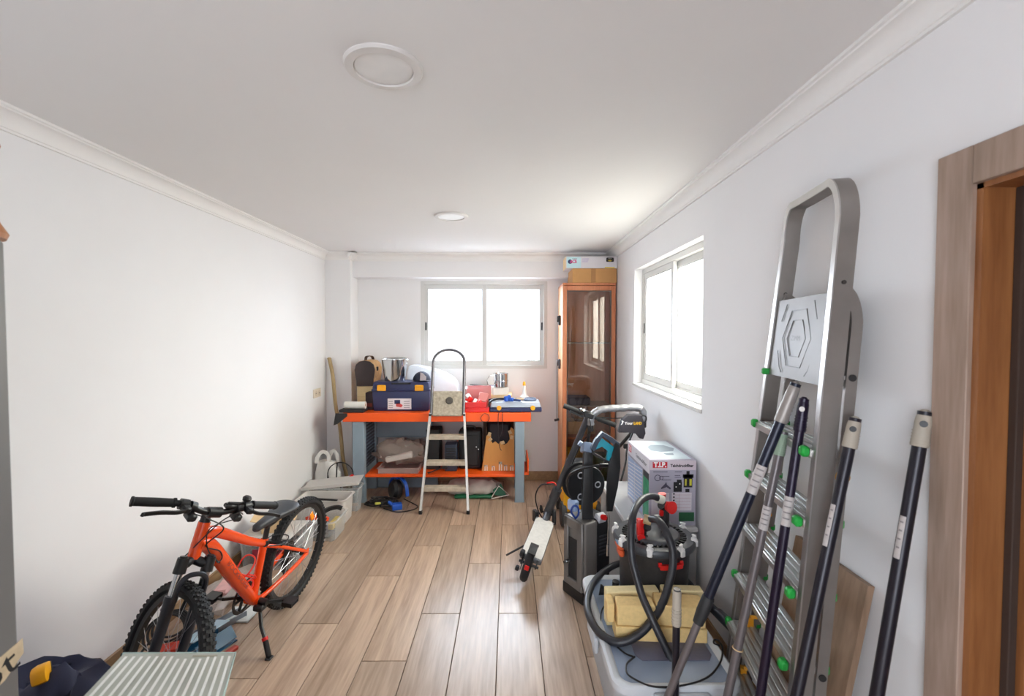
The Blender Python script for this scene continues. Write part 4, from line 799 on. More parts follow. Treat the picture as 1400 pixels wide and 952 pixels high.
t = thing('metal_rail', 'short grey metal channel lying on the floor below the bicycle', 'rail', (-1.50, 2.40, 0)); q = Matrix.Rotation(R(-30), 3, 'Z')
mb = MB(); cc = Vector((-1.585, 2.40, 0)); mb.box(cc + Vector((0, 0, .004)), (.07, .32, .006), rot=q); mb.box(cc + q @ Vector((-.032, 0, .02)), (.006, .32, .036), rot=q); mb.box(cc + q @ Vector((.032, 0, .02)), (.006, .32, .036), rot=q); part('channel', mb, mat('rail_grey', '#8E949E', .4, .6), t)
t = thing('blue_bracket', 'light and dark blue metal bracket by the bicycle front wheel', 'bracket', (-1.37, 2.12, 0)); q = Matrix.Rotation(R(-22), 3, 'Z'); cc = Vector((-1.50, 2.26, 0))
mb = MB(); mb.box(cc + q @ Vector((-.045, 0, .085)), (.10, .19, .006), rot=q @ Euler((0, R(-12), 0)).to_matrix(), bevel=.002); part('top_plate', mb, mat('bracket_pale', '#A9C4D4', .4), t)
mb = MB(); mb.box(cc + q @ Vector((.032, 0, .045)), (.07, .19, .006), rot=q @ Euler((0, R(52), 0)).to_matrix(), bevel=.002); mb.box(cc + q @ Vector((-.09, 0, .035)), (.006, .19, .07), rot=q); mb.box(cc + q @ Vector((-.02, 0, .003)), (.15, .19, .006), rot=q); br = part('side_plate', mb, mat('bracket_blue', '#17567C', .4), t)
mb = MB(); mb.cyl(cc + q @ Vector((.034, -.02, .05)), cc + q @ Vector((.044, -.02, .058)), .006); part('screw', mb, STEEL, br)
mb = MB(); mb.box((-1.40, 2.21, .012), (.03, .12, .022), rot=-22, bevel=.005); solo('red_strip', mb, mat('strip_red', '#9E3326', .5), 'dull red strip beside the blue bracket', 'strip')
for k, (x, y, rz) in enumerate(((-1.68, 2.22, 20), (-1.585, 2.10, -35))):
    mb = MB(); mb.box((x, y, .025), (.13, .07, .048), rot=rz, bevel=.01, seg=2); mb.cyl((x + .03, y - .04, .03), (x + .05, y - .07, .03), .014); solo('red_clamp', mb, mat('clamp_red', '#C23A28', .45), ['dull red block on the floor seen through the left spokes', 'dull red block on the floor seen through the right spokes'][k], 'block')
mb = MB()
for k in range(4): mb.torus((-1.755 + .008*k, 2.28 + .01*k, .075 + .010*k), (.3, -.6, .75 + .1*k), .085 - .006*k, .006, 36, 6)
mb.tube(smooth_path([(-1.80, 2.34, .06), (-1.82, 2.25, .03), (-1.80, 2.12, .008)], 5), .006, 6); solo('black_hose', mb, BLACK, 'loose black cable coil behind the bicycle front wheel', 'cable')

# ================================================================== LEFT FOREGROUND
t = thing('fridge', 'tall plain grey fridge cabinet cut by the left picture edge', 'fridge', (-1.27, .58, 0))
FG = mat('fridge_grey', '#767473', .45, .1, var=.02)
mb = MB(); mb.b2((-1.58, .25, .03), (-.975, .90, 1.782), bevel=.012); fb = part('body', mb, FG, t)
mb = MB(); mb.b2((-1.575, .195, .05), (-.98, .246, 1.775), bevel=.015); part('door', mb, FG, t)
mb = MB(); mb.bar([(-1.03, .195, .9), (-1.03, .165, .9), (-1.03, .165, 1.3), (-1.03, .195, 1.3)], .022, .014, (1, 0, 0)); part('handle', mb, STEEL, t)
for x in (-1.53, -1.02):
    for y in (.30, .85): mb = MB(); mb.cyl((x, y, 0), (x, y, .031), .018); part('foot', mb, BLACK, t)
mb = MB(); mb.prism([(.66, .86), (.79, .905), (.865, .925), (.90, .955), (.899, .985), (.86, .975), (.84, .99), (.74, .955), (.66, .93)], (-.9748, 0, 0), (0, 1, 0), (0, 0, 1), .0012); st = part('torn_sticker', mb, mat('sticker_beige', '#CDB99A', .8, var=.12, scale=40), t)
lettering('noBot', st, (-.9734, .79, .925), (0, 1, .33), (0, -.33, 1), .05, INK, width=.20)
mb = MB(); mb.lathe([(0, 0), (.078, 0), (.082, .01), (.066, .04), (.052, .09), (.05, .13), (.06, .165), (.074, .185), (.07, .192), (0, .190)], (-1.064, .872, 1.783), n=32); solo('wooden_vase', mb, woodmat('vase_wood', '#A8683A', '#C98A55', .5, 'Z'), 'orange-brown wooden vase standing on the grey fridge', 'vase')
# striped glass shelf on a carton
L, Rr, dv = Vector((-.948, 1.10, .807)), Vector((-.728, 1.189, .743)), Vector((-.429, .858, -.283))
t = thing('glass_shelf', 'striped greenish glass fridge shelf tilted in the left foreground', 'shelf', (-.76, .95, .80)); ev = (Rr - L).normalized(); nv = ev.cross(dv).normalized(); cc = (L + Rr) / 2 - dv * .20
GM = Matrix((ev, dv, nv)).transposed(); W2 = (Rr - L).length
mb = MB(); mb.box(cc, (W2, .40, .006), rot=GM, bevel=.0015); part('pane', mb, clearmat('shelf_glass', '#C2C6BD', .9, .12), t)
mb = MB()
for k in range(15):
    if k == 7: pass
    mb.box(cc + ev * (-W2/2 + .012 + k * (W2 - .024) / 14) + nv * .0034 - dv * .012, (.0055, .37 if not 7 <= k <= 10 else .33, .0006), rot=GM)
for v in mb.bm.verts: pass
so = part('printed_stripes', mb, mat('stripe_white', '#E0E1DD', .4), t); so['kind'] = 'stuff'
mb = MB(); mb.box(cc + ev * (.055) + dv * .175 + nv * .0034, (.055, .014, .0006), rot=GM); part('printed_label', mb, mat('stripe_label', '#8C8A78', .5), t)
mb = MB(); mb.box(cc + dv * .2 , (W2 + .004, .004, .009), rot=GM, bevel=.001); mb.box(cc + ev * (W2/2), (.004, .40, .009), rot=GM, bevel=.001); part('polished_edge', mb, mat('glass_edge', '#B5CDC9', .15), t)
mb = MB(); mb.b2((-.86, .66, 0), (-.55, .93, .80), bevel=.004); solo('tall_carton', mb, CARD, 'tall brown carton under the striped glass shelf', 'carton')
# dark navy bag with yellow tape measure
NAVYC = mat('bag_navy', '#272B45', .75, var=.12, scale=8, bump=.1, bscale=40)
t = thing('holdall', 'dark navy fabric holdall slumped against the left wall', 'bag', (-1.55, 1.45, 0))
mb = MB(); mb.ell((-1.62, 1.50, .20), (.22, .25, .235), 44, 26, nz=.22, nf=5); mb.crumple(.10, 5, 2); mb.crumple(.035, 13, 4); mb.crumple(.01, 30, 1)
for v in mb.bm.verts: v.co.z = max(v.co.z, .002); v.co.x = max(v.co.x, -1.87)
part('bag_body', mb, NAVYC, t)
mb = MB(); mb.ell((-1.33, 1.36, .16), (.20, .28, .19), 44, 26, nz=.2, nf=5); mb.crumple(.10, 5, 8); mb.crumple(.035, 13, 1); mb.crumple(.01, 30, 2)
for v in mb.bm.verts: v.co.z = max(v.co.z, .002)
part('side_pocket', mb, NAVYC, t)
mb = MB(); mb.bar(smooth_path([(-1.62, 1.60, .40), (-1.66, 1.72, .33), (-1.72, 1.80, .2), (-1.78, 1.84, .04)], 6), .04, .012, (1, 0, 0)); part('strap', mb, NAVYC, t)
t = thing('tape_measure', 'yellow-orange tape measure lying on the navy holdall', 'tape', (-1.537, 1.470, 0.478)); c = Vector((-1.537, 1.470, 0.478))
Mt = Euler((R(10), R(-15), R(-62))).to_matrix()
mb = MB(); mb.prism([(-.024, -.026), (.018, -.027), (.026, -.022), (.030, -.008), (.028, .012), (.020, .023), (.006, .027), (-.024, .026)], c + Mt @ Vector((0, .02, 0)), Mt @ Vector((1, 0, 0)), Mt @ Vector((0, 0, 1)), .038, .006); part('case', mb, YEL, t)
mb = MB(); mb.prism([(-.038, -.028), (-.0245, -.028), (-.0245, .025), (-.036, .022)], c + Mt @ Vector((0, .018, 0)), Mt @ Vector((1, 0, 0)), Mt @ Vector((0, 0, 1)), .04, .003); part('grip', mb, BLACK, t)

# ================================================================== CABINET IN THE BACK RIGHT CORNER
CHER = woodmat('cherry_laminate', '#A85E3A', '#C47C52', .4, 'Z', .8); CHER_LIT = woodmat('cherry_lit', '#C98A5C', '#DDA577', .45, 'Z', .8)  # second cherry is lighter: light on the left side put into its colour
CX0, CX1, CY0, CY1, CZ = .525, 1.043, 4.45, 4.86, 2.072
t = cabinet = thing('display_cabinet', 'tall narrow cherry wood display cabinet with glass door in the back right corner', 'cabinet', ((CX0 + CX1)/2, 4.65, 0))
mb = MB(); mb.b2((CX0, CY0 + .022, 0), (CX0 + .018, CY1, CZ), bevel=.001); part('side_panel', mb, CHER_LIT, t)
mb = MB(); mb.b2((CX1 - .018, CY0 + .022, 0), (CX1, CY1, CZ), bevel=.001); part('side_panel', mb, CHER, t)
mb = MB(); mb.b2((CX0, CY0 - .002, CZ), (CX1, CY1, CZ + .022), bevel=.002); part('top_panel', mb, CHER, t)
mb = MB(); mb.b2((CX0 + .018, CY1 - .008, .05), (CX1 - .018, CY1 - .002, CZ)); part('back_panel', mb, woodmat('cabinet_back', '#BE9274', '#D3A98B', .6, 'Z'), t)
mb = MB(); mb.b2((CX0 + .018, CY0 + .03, .05), (CX1 - .018, CY1 - .008, .068)); part('bottom_shelf', mb, CHER, t)
mb = MB(); mb.b2((CX0 + .018, CY0 + .05, 0), (CX1 - .018, CY0 + .066, .05)); part('plinth', mb, CHER, t)
GL = glassmat('cabinet_glass', '#F2E8E0', .03, .02)
for z in (1.50, .872): mb = MB(); mb.b2((CX0 + .019, CY0 + .05, z), (CX1 - .019, CY1 - .01, z + .008)); part('glass_shelf', mb, mat('shelf_edge', '#B9C2BE', .2), t)
mb = MB(); mb.b2((CX0 + .018, CY0 + .04, .55), (CX1 - .018, CY1 - .01, .568)); part('wood_shelf', mb, CHER, t)
fwid = .040; D0, D1 = CY0, CY0 + .020
mb = MB(); mb.b2((CX0, D0, .05), (CX0 + fwid, D1, CZ - .004), bevel=.003); mb.b2((CX1 - fwid, D0, .05), (CX1, D1, CZ - .004), bevel=.003); mb.b2((CX0 + fwid, D0, CZ - .052), (CX1 - fwid, D1, CZ - .004), bevel=.003); mb.b2((CX0 + fwid, D0, .05), (CX1 - fwid, D1, .10), bevel=.003)
dr = part('door', mb, CHER, t)
mb = MB(); mb.b2((CX0 + fwid - .006, D0 + .008, .094), (CX1 - fwid + .006, D0 + .012, CZ - .046)); part('glass_pane', mb, GL, dr)
mb = MB(); mb.b2((CX0 + fwid - .002, D0 + .012, .10), (CX0 + fwid + .012, D0 + .022, CZ - .05)); mb.b2((CX0 + fwid, D0 + .012, CZ - .062), (CX1 - fwid, D0 + .022, CZ - .05)); mb.b2((CX1 - fwid - .012, D0 + .012, .10), (CX1 - fwid + .002, D0 + .022, CZ - .05)); part('glazing_bead', mb, mat('bead_grey', '#7C7772', .4, .3), dr)
for z, n in ((1.735, 'upper'), (1.29, 'lower')):
    mb = MB(); mb.b2((CX0 - .022, 4.62, z - .05), (CX0, 4.66, z + .05), bevel=.006); mb.b2((CX0 - .036, 4.63, z - .02), (CX0 - .02, 4.65, z + .045), bevel=.005); part('side_hook', mb, BLACK if n == 'upper' else mat('hook_metal', '#55555A', .3, .7), t)
t = thing('pull_cord', 'thin cord with dark toggle hanging beside the cabinet', 'cord', (CX0 - .03, 4.64, .68))
mb = MB(); mb.tube([(CX0 - .034, 4.64, 1.28), (CX0 - .035, 4.64, 1.0), (CX0 - .036, 4.64, .73)], .003, 6); part('string', mb, BLACK, t)
mb = MB(); mb.box((CX0 - .036, 4.64, .715), (.05, .02, .024), rot=Euler((0, R(-12), 0)).to_matrix(), bevel=.003); part('toggle', mb, mat('toggle_dark', '#2F2523', .5), t)
mb = MB(); mb.b2((.60, 4.62, .569), (.88, 4.82, .70), bevel=.004); solo('pale_board_stack', mb, woodmat('board_pale', '#B49A74', '#CDB48D', .6, 'X'), 'pale stacked wooden boards on the cabinet middle shelf', 'boards')
mb = MB(); mb.b2((.86, 4.52, .069), (1.00, 4.75, .36), bevel=.01); solo('green_canister', mb, mat('canister_green', '#3E7A4C', .5), 'green canister at the bottom of the cabinet behind the glass', 'canister')
mb = MB(); mb.b2((.58, 4.60, .069), (.80, 4.80, .40), bevel=.004); solo('yellow_carton', mb, mat('carton_yellow', '#C9A93E', .6), 'yellowish carton at the bottom left of the cabinet', 'carton')
mb = MB(); mb.lathe([(0, 0), (.05, 0), (.055, .02), (.085, .035), (.10, .09), (.088, .15), (.06, .17), (0, .17)], (.72, 4.66, .569 + .132), n=24); solo('glass_jar', mb, CLEAR, 'clear round jar standing on boards in the cabinet', 'jar')
mb = MB(); mb.b2((.60, 4.55, .881), (.82, 4.78, .955), bevel=.01); solo('dark_device', mb, mat('device_navy', '#2A3040', .5), 'dark blue device on the glass shelf in the cabinet', 'device')
# two boxes on the cabinet
t = thing('cardboard_box', 'brown taped cardboard box directly on top of the cabinet', 'box', (.80, 4.66, CZ + .022))
mb = MB(); mb.b2((.618, 4.452, CZ + .0225), (1.052, 4.80, 2.235), bevel=.003); bx = part('box_body', mb, CARD, t)
mb = MB(); mb.b2((.80, 4.4507, CZ + .024), (.845, 4.4517, 2.234)); part('packing_tape', mb, mat('tape_brown', '#A0703F', .3), t)
t = thing('printed_box', 'long white printed box lying above the brown box on the cabinet', 'box', (.79, 4.6, 2.2365))
mb = MB(); mb.b2((.555, 4.455, 2.2365), (1.055, 4.68, 2.352), bevel=.002); pb = part('box_body', mb, mat('box_white', '#CFCBD0', .5, var=.03), t)
mb = MB(); mb.b2((.5538, 4.456, 2.2375), (.5552, 4.679, 2.351)); part('end_panel', mb, CARDL, t)
YF_ = 4.4544
mb = MB(); mb.b2((.562, YF_ - .0005, 2.242), (.70, YF_, 2.346)); part('pale_blue_panel', mb, mat('print_blue', '#B8D8DE', .5), t)
mb = MB(); mb.lathe([(0, 0), (.022, 0), (.022, .0006), (0, .0006)], (.595, YF_ - .0012, 2.30), (0, 1, 0), 24); part('dark_disc', mb, NAVY, t)
lettering('ACE', t, (.627, YF_ - .0014, 2.30), (1, 0, .05), (-.05, 0, 1), .030, mat('print_pink', '#D44A82', .5), width=.068, bold=.002); lettering('SHINY', t, (.640, YF_ - .0014, 2.327), (1, 0, 0), (0, 0, 1), .011, INK, width=.05)
for k in range(3):
    mb = MB(); mb.b2((.71, YF_ - .0006, 2.325 - .014*k), (.78 - .006*k, YF_, 2.331 - .014*k)); part('print_line', mb, mat('print_lilac', '#A99CC0', .5), t)
mb = MB(); mb.prism([(-.034, -.02), (.034, -.02), (.038, -.008), (.036, .018), (.03, .022), (-.03, .022), (-.036, .018), (-.038, -.008)], (.985, YF_ + .0002, 2.318), (1, 0, 0), (0, 0, 1), .0012); part('black_badge', mb, INK, t)
lettering('NEW', t, (.985, YF_ - .0016, 2.329), (1, 0, 0), (0, 0, 1), .008, mat('print_grey', '#BDB7B2', .5), width=.034)
for p in (((-.022, .0), (-.004, -.012), (-.012, -.014)), ((.022, .0), (.012, -.014), (.004, -.012)), ((0, .004), (.007, -.014), (-.007, -.014))):
    mb = MB(); mb.prism([(a, b) for a, b in p], (.985, YF_ - .0012, 2.318), (1, 0, 0), (0, 0, 1), .0006); part('yellow_mark', mb, mat('print_yellow', '#E2C228', .5), t)
mb = MB(); mb.b2((.935, YF_ - .0006, 2.238), (1.03, YF_, 2.248)); part('yellow_strip', mb, mat('print_yellow', ''), t)

# ================================================================== ELECTRIC SCOOTER leaning to the right
t = scooter = thing('kick_scooter', 'grey folding electric scooter with pale deck leaning beside the pressure washer', 'scooter', (.12, 2.86, 0))
hd = (Vector((.275, 3.42, .16)) - Vector((.138, 2.88, .135))).normalized(); lat = (Vector((.94, -.19, -.28)) - hd * Vector((.94, -.19, -.28)).dot(hd)).normalized(); nn = lat.cross(hd); DM = Matrix((lat, hd, nn)).transposed()
dc = (Vector((.138, 2.90, .135)) + Vector((.275, 3.44, .16))) / 2; DL = .56
def sc(a, b, c): return dc + lat * a + hd * b + nn * c
mb = MB(); mb.box(dc, (.148, DL, .036), rot=DM, bevel=.012, seg=2); part('deck', mb, mat('deck_grey', '#6D6E72', .4, .3), t)
mb = MB(); mb.prism([(-.066, -.27), (.066, -.27), (.07, -.2), (.07, .22), (.05, .27), (-.05, .27), (-.07, .22), (-.07, -.2)], sc(0, 0, .0185), lat, hd, .003); part('grip_mat', mb, mat('mat_pale', '#C3BFB9', .8, var=.08, scale=40, bump=.2), t)
rc = sc(-.004, -.335, .0); 
for nm, c, rr in (('rear_wheel', rc, .108), ('front_wheel', sc(0, .46, -.02), .108)):
    mb = MB(); mb.lathe([(.0, -.022), (.05, -.022), (.07, -.016), (.078, -.018), (.078, .018), (.07, .016), (.05, .022), (0, .022)], c, lat, 26); w = part(nm, mb, mat('wheel_grey', '#4A4A4E', .4, .4), t)
    mb = MB(); mb.torus(c, lat, rr - .026, .026, 40, 10); part('tyre', mb, RUBBER, w)
mb = MB()
pts = [sc(0, -.335 + .125*math.cos(R(a)), .125*math.sin(R(a))) for a in range(40, 128, 8)]; mb.bar(pts, .052, .006, lat); fd = part('rear_fender', mb, BLACK, t)
mb = MB(); mb.box(sc(0, -.335 - .118, .045), (.028, .010, .03), rot=DM, bevel=.003); part('tail_light', mb, RED, fd)
mb = MB()
for s in (-1, 1): mb.bar([sc(s*.05, -.25, .0), sc(s*.048, -.345, .0)], .022, .01, nn)
mb.cyl(sc(-.065, -.335, 0), sc(.065, -.335, 0), .008)
part('rear_fork', mb, BLACK, t)
mb = MB(); mb.lathe([(.015, 0), (.05, 0), (.05, .002), (.015, .002)], sc(-.042, -.335, 0), lat, 26, caps=False); mb.box(sc(-.06, -.30, .035), (.03, .045, .035), rot=DM, bevel=.006); mb.box(sc(-.062, -.34, -.05), (.025, .03, .03), rot=DM, bevel=.006); part('disc_brake', mb, mat('disc_dark', '#3A3A3D', .4, .6), t)
mb = MB(); mb.tube([sc(-.075, -.12, -.02), sc(-.11, -.14, -.05), sc(-.165, -.20, -.085)], .007, 8); part('kickstand', mb, BLACK, t)
S0, S1 = Vector((.298, 3.52, .19)), Vector((.585, 3.31, 1.005))
mb = MB(); mb.tube([sc(0, .26, .0), sc(0, .34, .03), S0], .028, 12); mb.bar([sc(0, .45, .06), S0], .06, .05, lat); part('folding_neck', mb, mat('scooter_dark', '#3C3D42', .4, .3), t)
mb = MB(); mb.tube([S0, S0.lerp(S1, .22)], .030, 14); mb.tube([S0.lerp(S1, .16), S0.lerp(S1, .26)], .037, 14); mb.tube([S0.lerp(S1, .26), S1], .0235, 14); part('stem', mb, mat('stem_grey', '#4A4B50', .35, .5), t)
mb = MB()
for s in (-.055, .055): mb.bar([S0 + lat*s + Vector((0, 0, .03)), sc(s, .46, -.02)], .03, .014, hd)
mb.cyl(sc(-.06, .46, -.02), sc(.06, .46, -.02), .008); part('front_fork', mb, BLACK, t)
B0, B1 = Vector((.404, 3.352, 1.064)), Vector((.772, 3.262, .934)); bm_ = (B0 + B1)/2
mb = MB(); mb.tube([B0, bm_, B1], .012, 12); mb.box(S1 + Vector((0, -.005, .0)), (.07, .06, .045), rot=DM, bevel=.008); hbar = part('handlebar', mb, BLACK, t)
for a, b in ((B0, B0.lerp(B1, .36)), (B1, B1.lerp(B0, .34))):
    mb = MB(); mb.tube([a, a.lerp(b, .05), b], .0185, 14, scales=[1.12, 1, 1]); part('grip', mb, RUBBER, t)
mb = MB(); p = B0.lerp(B1, .42); mb.bar([p, p + Vector((-.03, -.05, -.01)), p + Vector((-.12, -.065, .03))], .014, .01, (0, 0, 1)); part('brake_lever', mb, BLACK, t)
mb = MB(); mb.lathe([(0, 0), (.02, 0), (.022, .012), (.012, .022), (0, .023)], B0.lerp(B1, .36) + Vector((0, 0, .012)), (.3, -.2, 1), 18); part('bell', mb, STEEL, t)
mb = MB(); mb.tube(smooth_path([S1 + Vector((0, -.02, -.02)), S1 + Vector((.0, -.06, -.12)), S0.lerp(S1, .72) + Vector((.03, -.01, 0)), S0.lerp(S1, .4) + Vector((.03, 0, 0)), S0.lerp(S1, .3)], 5), .004, 6); mb.tube(smooth_path([S0.lerp(S1, .32), Vector((.33, 3.46, .44)), Vector((.245, 3.47, .43)), Vector((.205, 3.49, .34)), Vector((.225, 3.52, .22)), Vector((.265, 3.54, .14))], 6), .005, 6); part('brake_cable', mb, BLACK, t)
mb = MB(); mb.tube(smooth_path([S0.lerp(S1, .30) + Vector((-.02, -.01, 0)), Vector((.34, 3.46, .455)), Vector((.29, 3.46, .45))], 5), .006, 6); part('red_cable', mb, RED, t)
mb = MB(); mb.box(S0 + Vector((-.09, .0, -.02)), (.035, .06, .09), rot=20, bevel=.006); part('folding_latch', mb, BLACK, t)
mb = MB(); mb.box(S0 + Vector((.055, .0, -.03)), (.03, .05, .11), rot=-10, bevel=.006); part('folding_latch', mb, BLACK, t)

# ================================================================== MOWER behind the scooter: yellow body, silver U handle, black bag
t = thing('lawn_mower', 'yellow garden machine with silver U-shaped handle behind the scooter', 'mower', (.70, 3.92, 0))
mb = MB(); mb.box((.59, 3.92, .26), (.30, .50, .24), bevel=.05, seg=3, taper=(.8, .8)); mb.box((.475, 3.74, .31), (.06, .10, .36), bevel=.02, seg=2); part('housing', mb, YEL, t)
mb = MB(); mb.box((.60, 3.92, .42), (.2, .30, .14), bevel=.04, seg=2); part('motor_cover', mb, BLACKM, t)
for x in (.45, .735):
    for y in (3.74, 4.12):
        mb = MB(); mb.lathe([(0, -.02), (.06, -.02), (.085, -.024), (.10, -.018), (.10, .018), (.085, .024), (.06, .02), (0, .02)], (x, y, .10), (1, 0, 0), 28); part('wheel', mb, mat('mower_wheel', '#3B3A3A', .6), t)
UT = mat('handle_foil', '#A9A9AB', .32, .8, var=.15, scale=40, bump=.3, bscale=90)
mb = MB(); ut = smooth_path([(.597, 3.31, .93), (.600, 3.305, .985), (.640, 3.30, 1.03), (.70, 3.30, 1.048), (.83, 3.30, 1.055), (.93, 3.30, 1.056), (.972, 3.30, 1.035), (.982, 3.305, .96)], 6); mb.tube(ut, .0265, 14, scales=[1 + .07*math.sin(i*1.9) for i in range(len(ut))]); part('upper_handle', mb, UT, t)
for a, b in (((.597, 3.315, .94), (.60, 3.72, .40)), ((.982, 3.31, .97), (.70, 3.76, .40))):
    mb = MB(); mb.tube([a, Vector(a).lerp(Vector(b), .5), b], .0125, 10); mb.box(Vector(a) + Vector((0, 0, -.03)), (.04, .04, .06), bevel=.006); part('lower_handle', mb, BLACK, t)
mb = MB(); mb.tube([(.62, 3.27, .995), (.75, 3.265, .985), (.87, 3.262, .99)], .0035, 6); part('cord', mb, BLACK, t)
t = thing('tool_bag', 'small black cloth bag with yellow and white lettering hung on the silver handle', 'bag', (.90, 3.25, .83))
FAB = mat('cloth_charcoal', '#3E3B42', .8, var=.12, bump=.08)
bo = [(850.5, 574), (858, 567.5), (868, 566.8), (877, 568), (879, 577), (880.5, 585), (882, 592.6), (879, 600.5), (874, 599.5), (870.5, 591.5), (858, 589.5), (845.5, 591.5), (848, 583)]
# outline in metres about the bag's middle (x across, z up)
bz = [((x - 863) / 622 * 3.26, (580 - y) / 622 * 3.26) for x, y in bo]
mb = MB(); mb.prism(bz, (.876, 3.28, .95), (1, 0, 0), (0, 0, 1), .06, .008); part('bag_body', mb, FAB, t)
mb = MB(); mb.tube(smooth_path([(.955, 3.25, 1.01), (.985, 3.25, 1.0), (.982, 3.25, .965), (.962, 3.25, .95)], 4), .005, 6); part('ring', mb, BLACK, t)
lettering('Your', t, (.853, 3.2185, .958), (1, 0, 0), (0, 0, 1), .019, WHITEI, width=.062, bold=.001); lettering('LAND', t, (.917, 3.2185, .957), (1, 0, 0), (0, 0, 1), .019, mat('letter_yellow', '#E8B62A', .5), width=.058, bold=.002)
mb = MB(); mb.prism([(0, 0), (.012, .006), (.022, .028), (.010, .034), (.004, .030), (.012, .024)], (.795, 3.2189, .945), (1, 0, 0), (0, 0, 1), .0008); part('swoosh_mark', mb, WHITEI, t)
mb = MB(); mb.bar(smooth_path([(.895, 3.25, .90), (.865, 3.25, .82), (.85, 3.26, .75), (.845, 3.27, .66), (.815, 3.28, .52)], 5), .022, .007, (0, -1, 0)); mb.box((.85, 3.255, .785), (.05, .02, .035), bevel=.005); part('hanging_strap', mb, BLACKM, t)

# ================================================================== PRESSURE WASHER
e1, e2 = Vector((.86, .51, 0)), Vector((-.51, .86, 0)); WM = Matrix((e1, e2, Vector((0, 0, 1)))).transposed(); wo = Vector((.437, 2.60, 0))
def pw(a, b, z): return wo + e1 * a + e2 * b + Vector((0, 0, z))
t = washer = thing('pressure_washer', 'upright grey and black pressure washer with hose reel', 'washer', pw(.1, .1, 0))
GRW = mat('washer_grey', '#6F6B68', .38, .15, var=.05)
mb = MB(); mb.box(pw(.10, .11, .035), (.20, .20, .07), rot=WM, bevel=.012, seg=2); part('base', mb, BLACK, t)
mb = MB(); mb.prism([(.07, .07), (.07, .46), (.055, .485), (.0, .49), (-.10, .49), (-.105, .30), (-.085, .28), (-.085, .10), (-.10, .07)], pw(.012, .095, 0), -e2, Vector((0, 0, 1)), .006); mb.b2((0, 0, 0), (.001, .001, .001)); mb.bm.verts.ensure_lookup_table()
bmesh.ops.delete(mb.bm, geom=list(mb.bm.verts)[-8:], context='VERTS')
mb.box(pw(.055, .095, .28), (.10, .19, .42), rot=WM, bevel=.018, seg=3); mb.box(pw(-.004, .035, .30), (.014, .05, .38), rot=WM, bevel=.006); mb.box(pw(-.004, .165, .30), (.014, .04, .38), rot=WM, bevel=.006); mb.box(pw(-.004, .10, .46), (.014, .17, .06), rot=WM, bevel=.006); mb.box(pw(-.004, .10, .10), (.014, .17, .05), rot=WM, bevel=.006)
part('grey_shell', mb, GRW, t)
mb = MB(); mb.box(pw(-.001, .10, .25), (.006, .085, .24), rot=WM, bevel=.001); wi = part('front_recess', mb, BLACKM, t)
mb = MB(); mb.box(pw(.15, .10, .285), (.12, .19, .42), rot=WM, bevel=.02, seg=3); bs = part('black_shell', mb, BLACK, t)
for k in range(6):
    mb = MB(); mb.box(pw(.15, .004, .28 + k*.022), (.07, .006, .008), rot=WM, bevel=.001); part('vent_slat', mb, mat('slat_grey', '#35353A', .5), bs)
mb = MB(); mb.box(pw(.14, .02, .495), (.07, .05, .05), rot=WM @ Euler((R(25), 0, 0)).to_matrix(), bevel=.01); part('control_panel', mb, mat('panel_pale', '#B7B9C0', .4), t)
mb = MB(); mb.cyl(pw(.13, -.008, .51), pw(.13, -.03, .515), .016, n=16); part('switch_knob', mb, RED, t)
mb = MB(); mb.cyl(pw(-.012, .11, .24), pw(-.05, .11, .24), .011); mb.cyl(pw(-.05, .11, .24), pw(-.065, .11, .24), .007); part('water_inlet', mb, STEEL, t)
CB = pw(.06, .05, 0)
mb = MB(); mb.prism([(-.033, .50), (.033, .50), (.028, .90), (-.022, .905), (-.028, .70)], Vector((CB.x, 2.70, 0)), Vector((1, 0, 0)), Vector((0, 0, 1)), .055, .006); part('handle_column', mb, BLACK, t)
mb = MB(); mb.box((CB.x + .0, 2.69, .915), (.06, .10, .06), rot=Euler((R(-20), R(10), 0)).to_matrix(), bevel=.014, seg=2); mb.cyl((CB.x - .03, 2.70, .935), (CB.x - .045, 2.70, .945), .016); part('handle_cap', mb, mat('cap_blue_grey', '#7B8BA3', .35), t)
rcn = Vector((CB.x + .004, 2.735, .675)); ra = Vector((-.25, .97, 0))
for d0 in (0, .085):
    mb = MB(); mb.lathe([(.028, -.004), (.118, -.006), (.124, 0), (.118, .006), (.028, .004), (.028, -.004)], rcn + ra * d0, ra, 40, caps=False); part('reel_flange', mb, BLACK, t)
mb = MB()
for k in range(5): mb.torus(rcn + ra * (.014 + .014*k), ra, .098, .008, 36, 8)
mb.cyl(rcn, rcn + ra * .085, .07, n=24); part('reel_hose', mb, RUBBER, t)
for k in range(3):
    a = R(90 + 120*k); mb = MB(); x, y, z = frame_from(ra); p = rcn - ra * .007 + (x*math.cos(a) + y*math.sin(a)) * .075; mb.torus(p, ra, .017, .004, 20, 6); part('reel_spoke_ring', mb, mat('ring_grey', '#9A9AA0', .4), t)
mb = MB(); mb.tube(smooth_path([(0.592, 2.660, 0.821), (0.502, 2.600, 0.835), (0.418, 2.600, 0.818), (0.358, 2.660, 0.761), (0.353, 2.720, 0.680), (0.393, 2.780, 0.605)], 6), .0075, 8); mb.cyl((0.592, 2.660, 0.821), (0.521, 2.610, 0.832), .013); part('lance_hose', mb, BLACK, t)
mb = MB(); mb.tube(smooth_path([(0.397, 2.680, 0.495), (0.368, 2.660, 0.542), (0.381, 2.660, 0.577), (0.407, 2.660, 0.568), (0.411, 2.660, 0.529), (0.397, 2.680, 0.495)], 5), .006, 8); part('blue_cable_loop', mb, mat('cable_blue', '#1F3F8A', .4), t)
mb = MB(); mb.box(pw(.02, .13, .56), (.05, .07, .07), rot=WM, bevel=.012); part('pale_cover', mb, mat('cover_pale_blue', '#9FB4D6', .4), t)
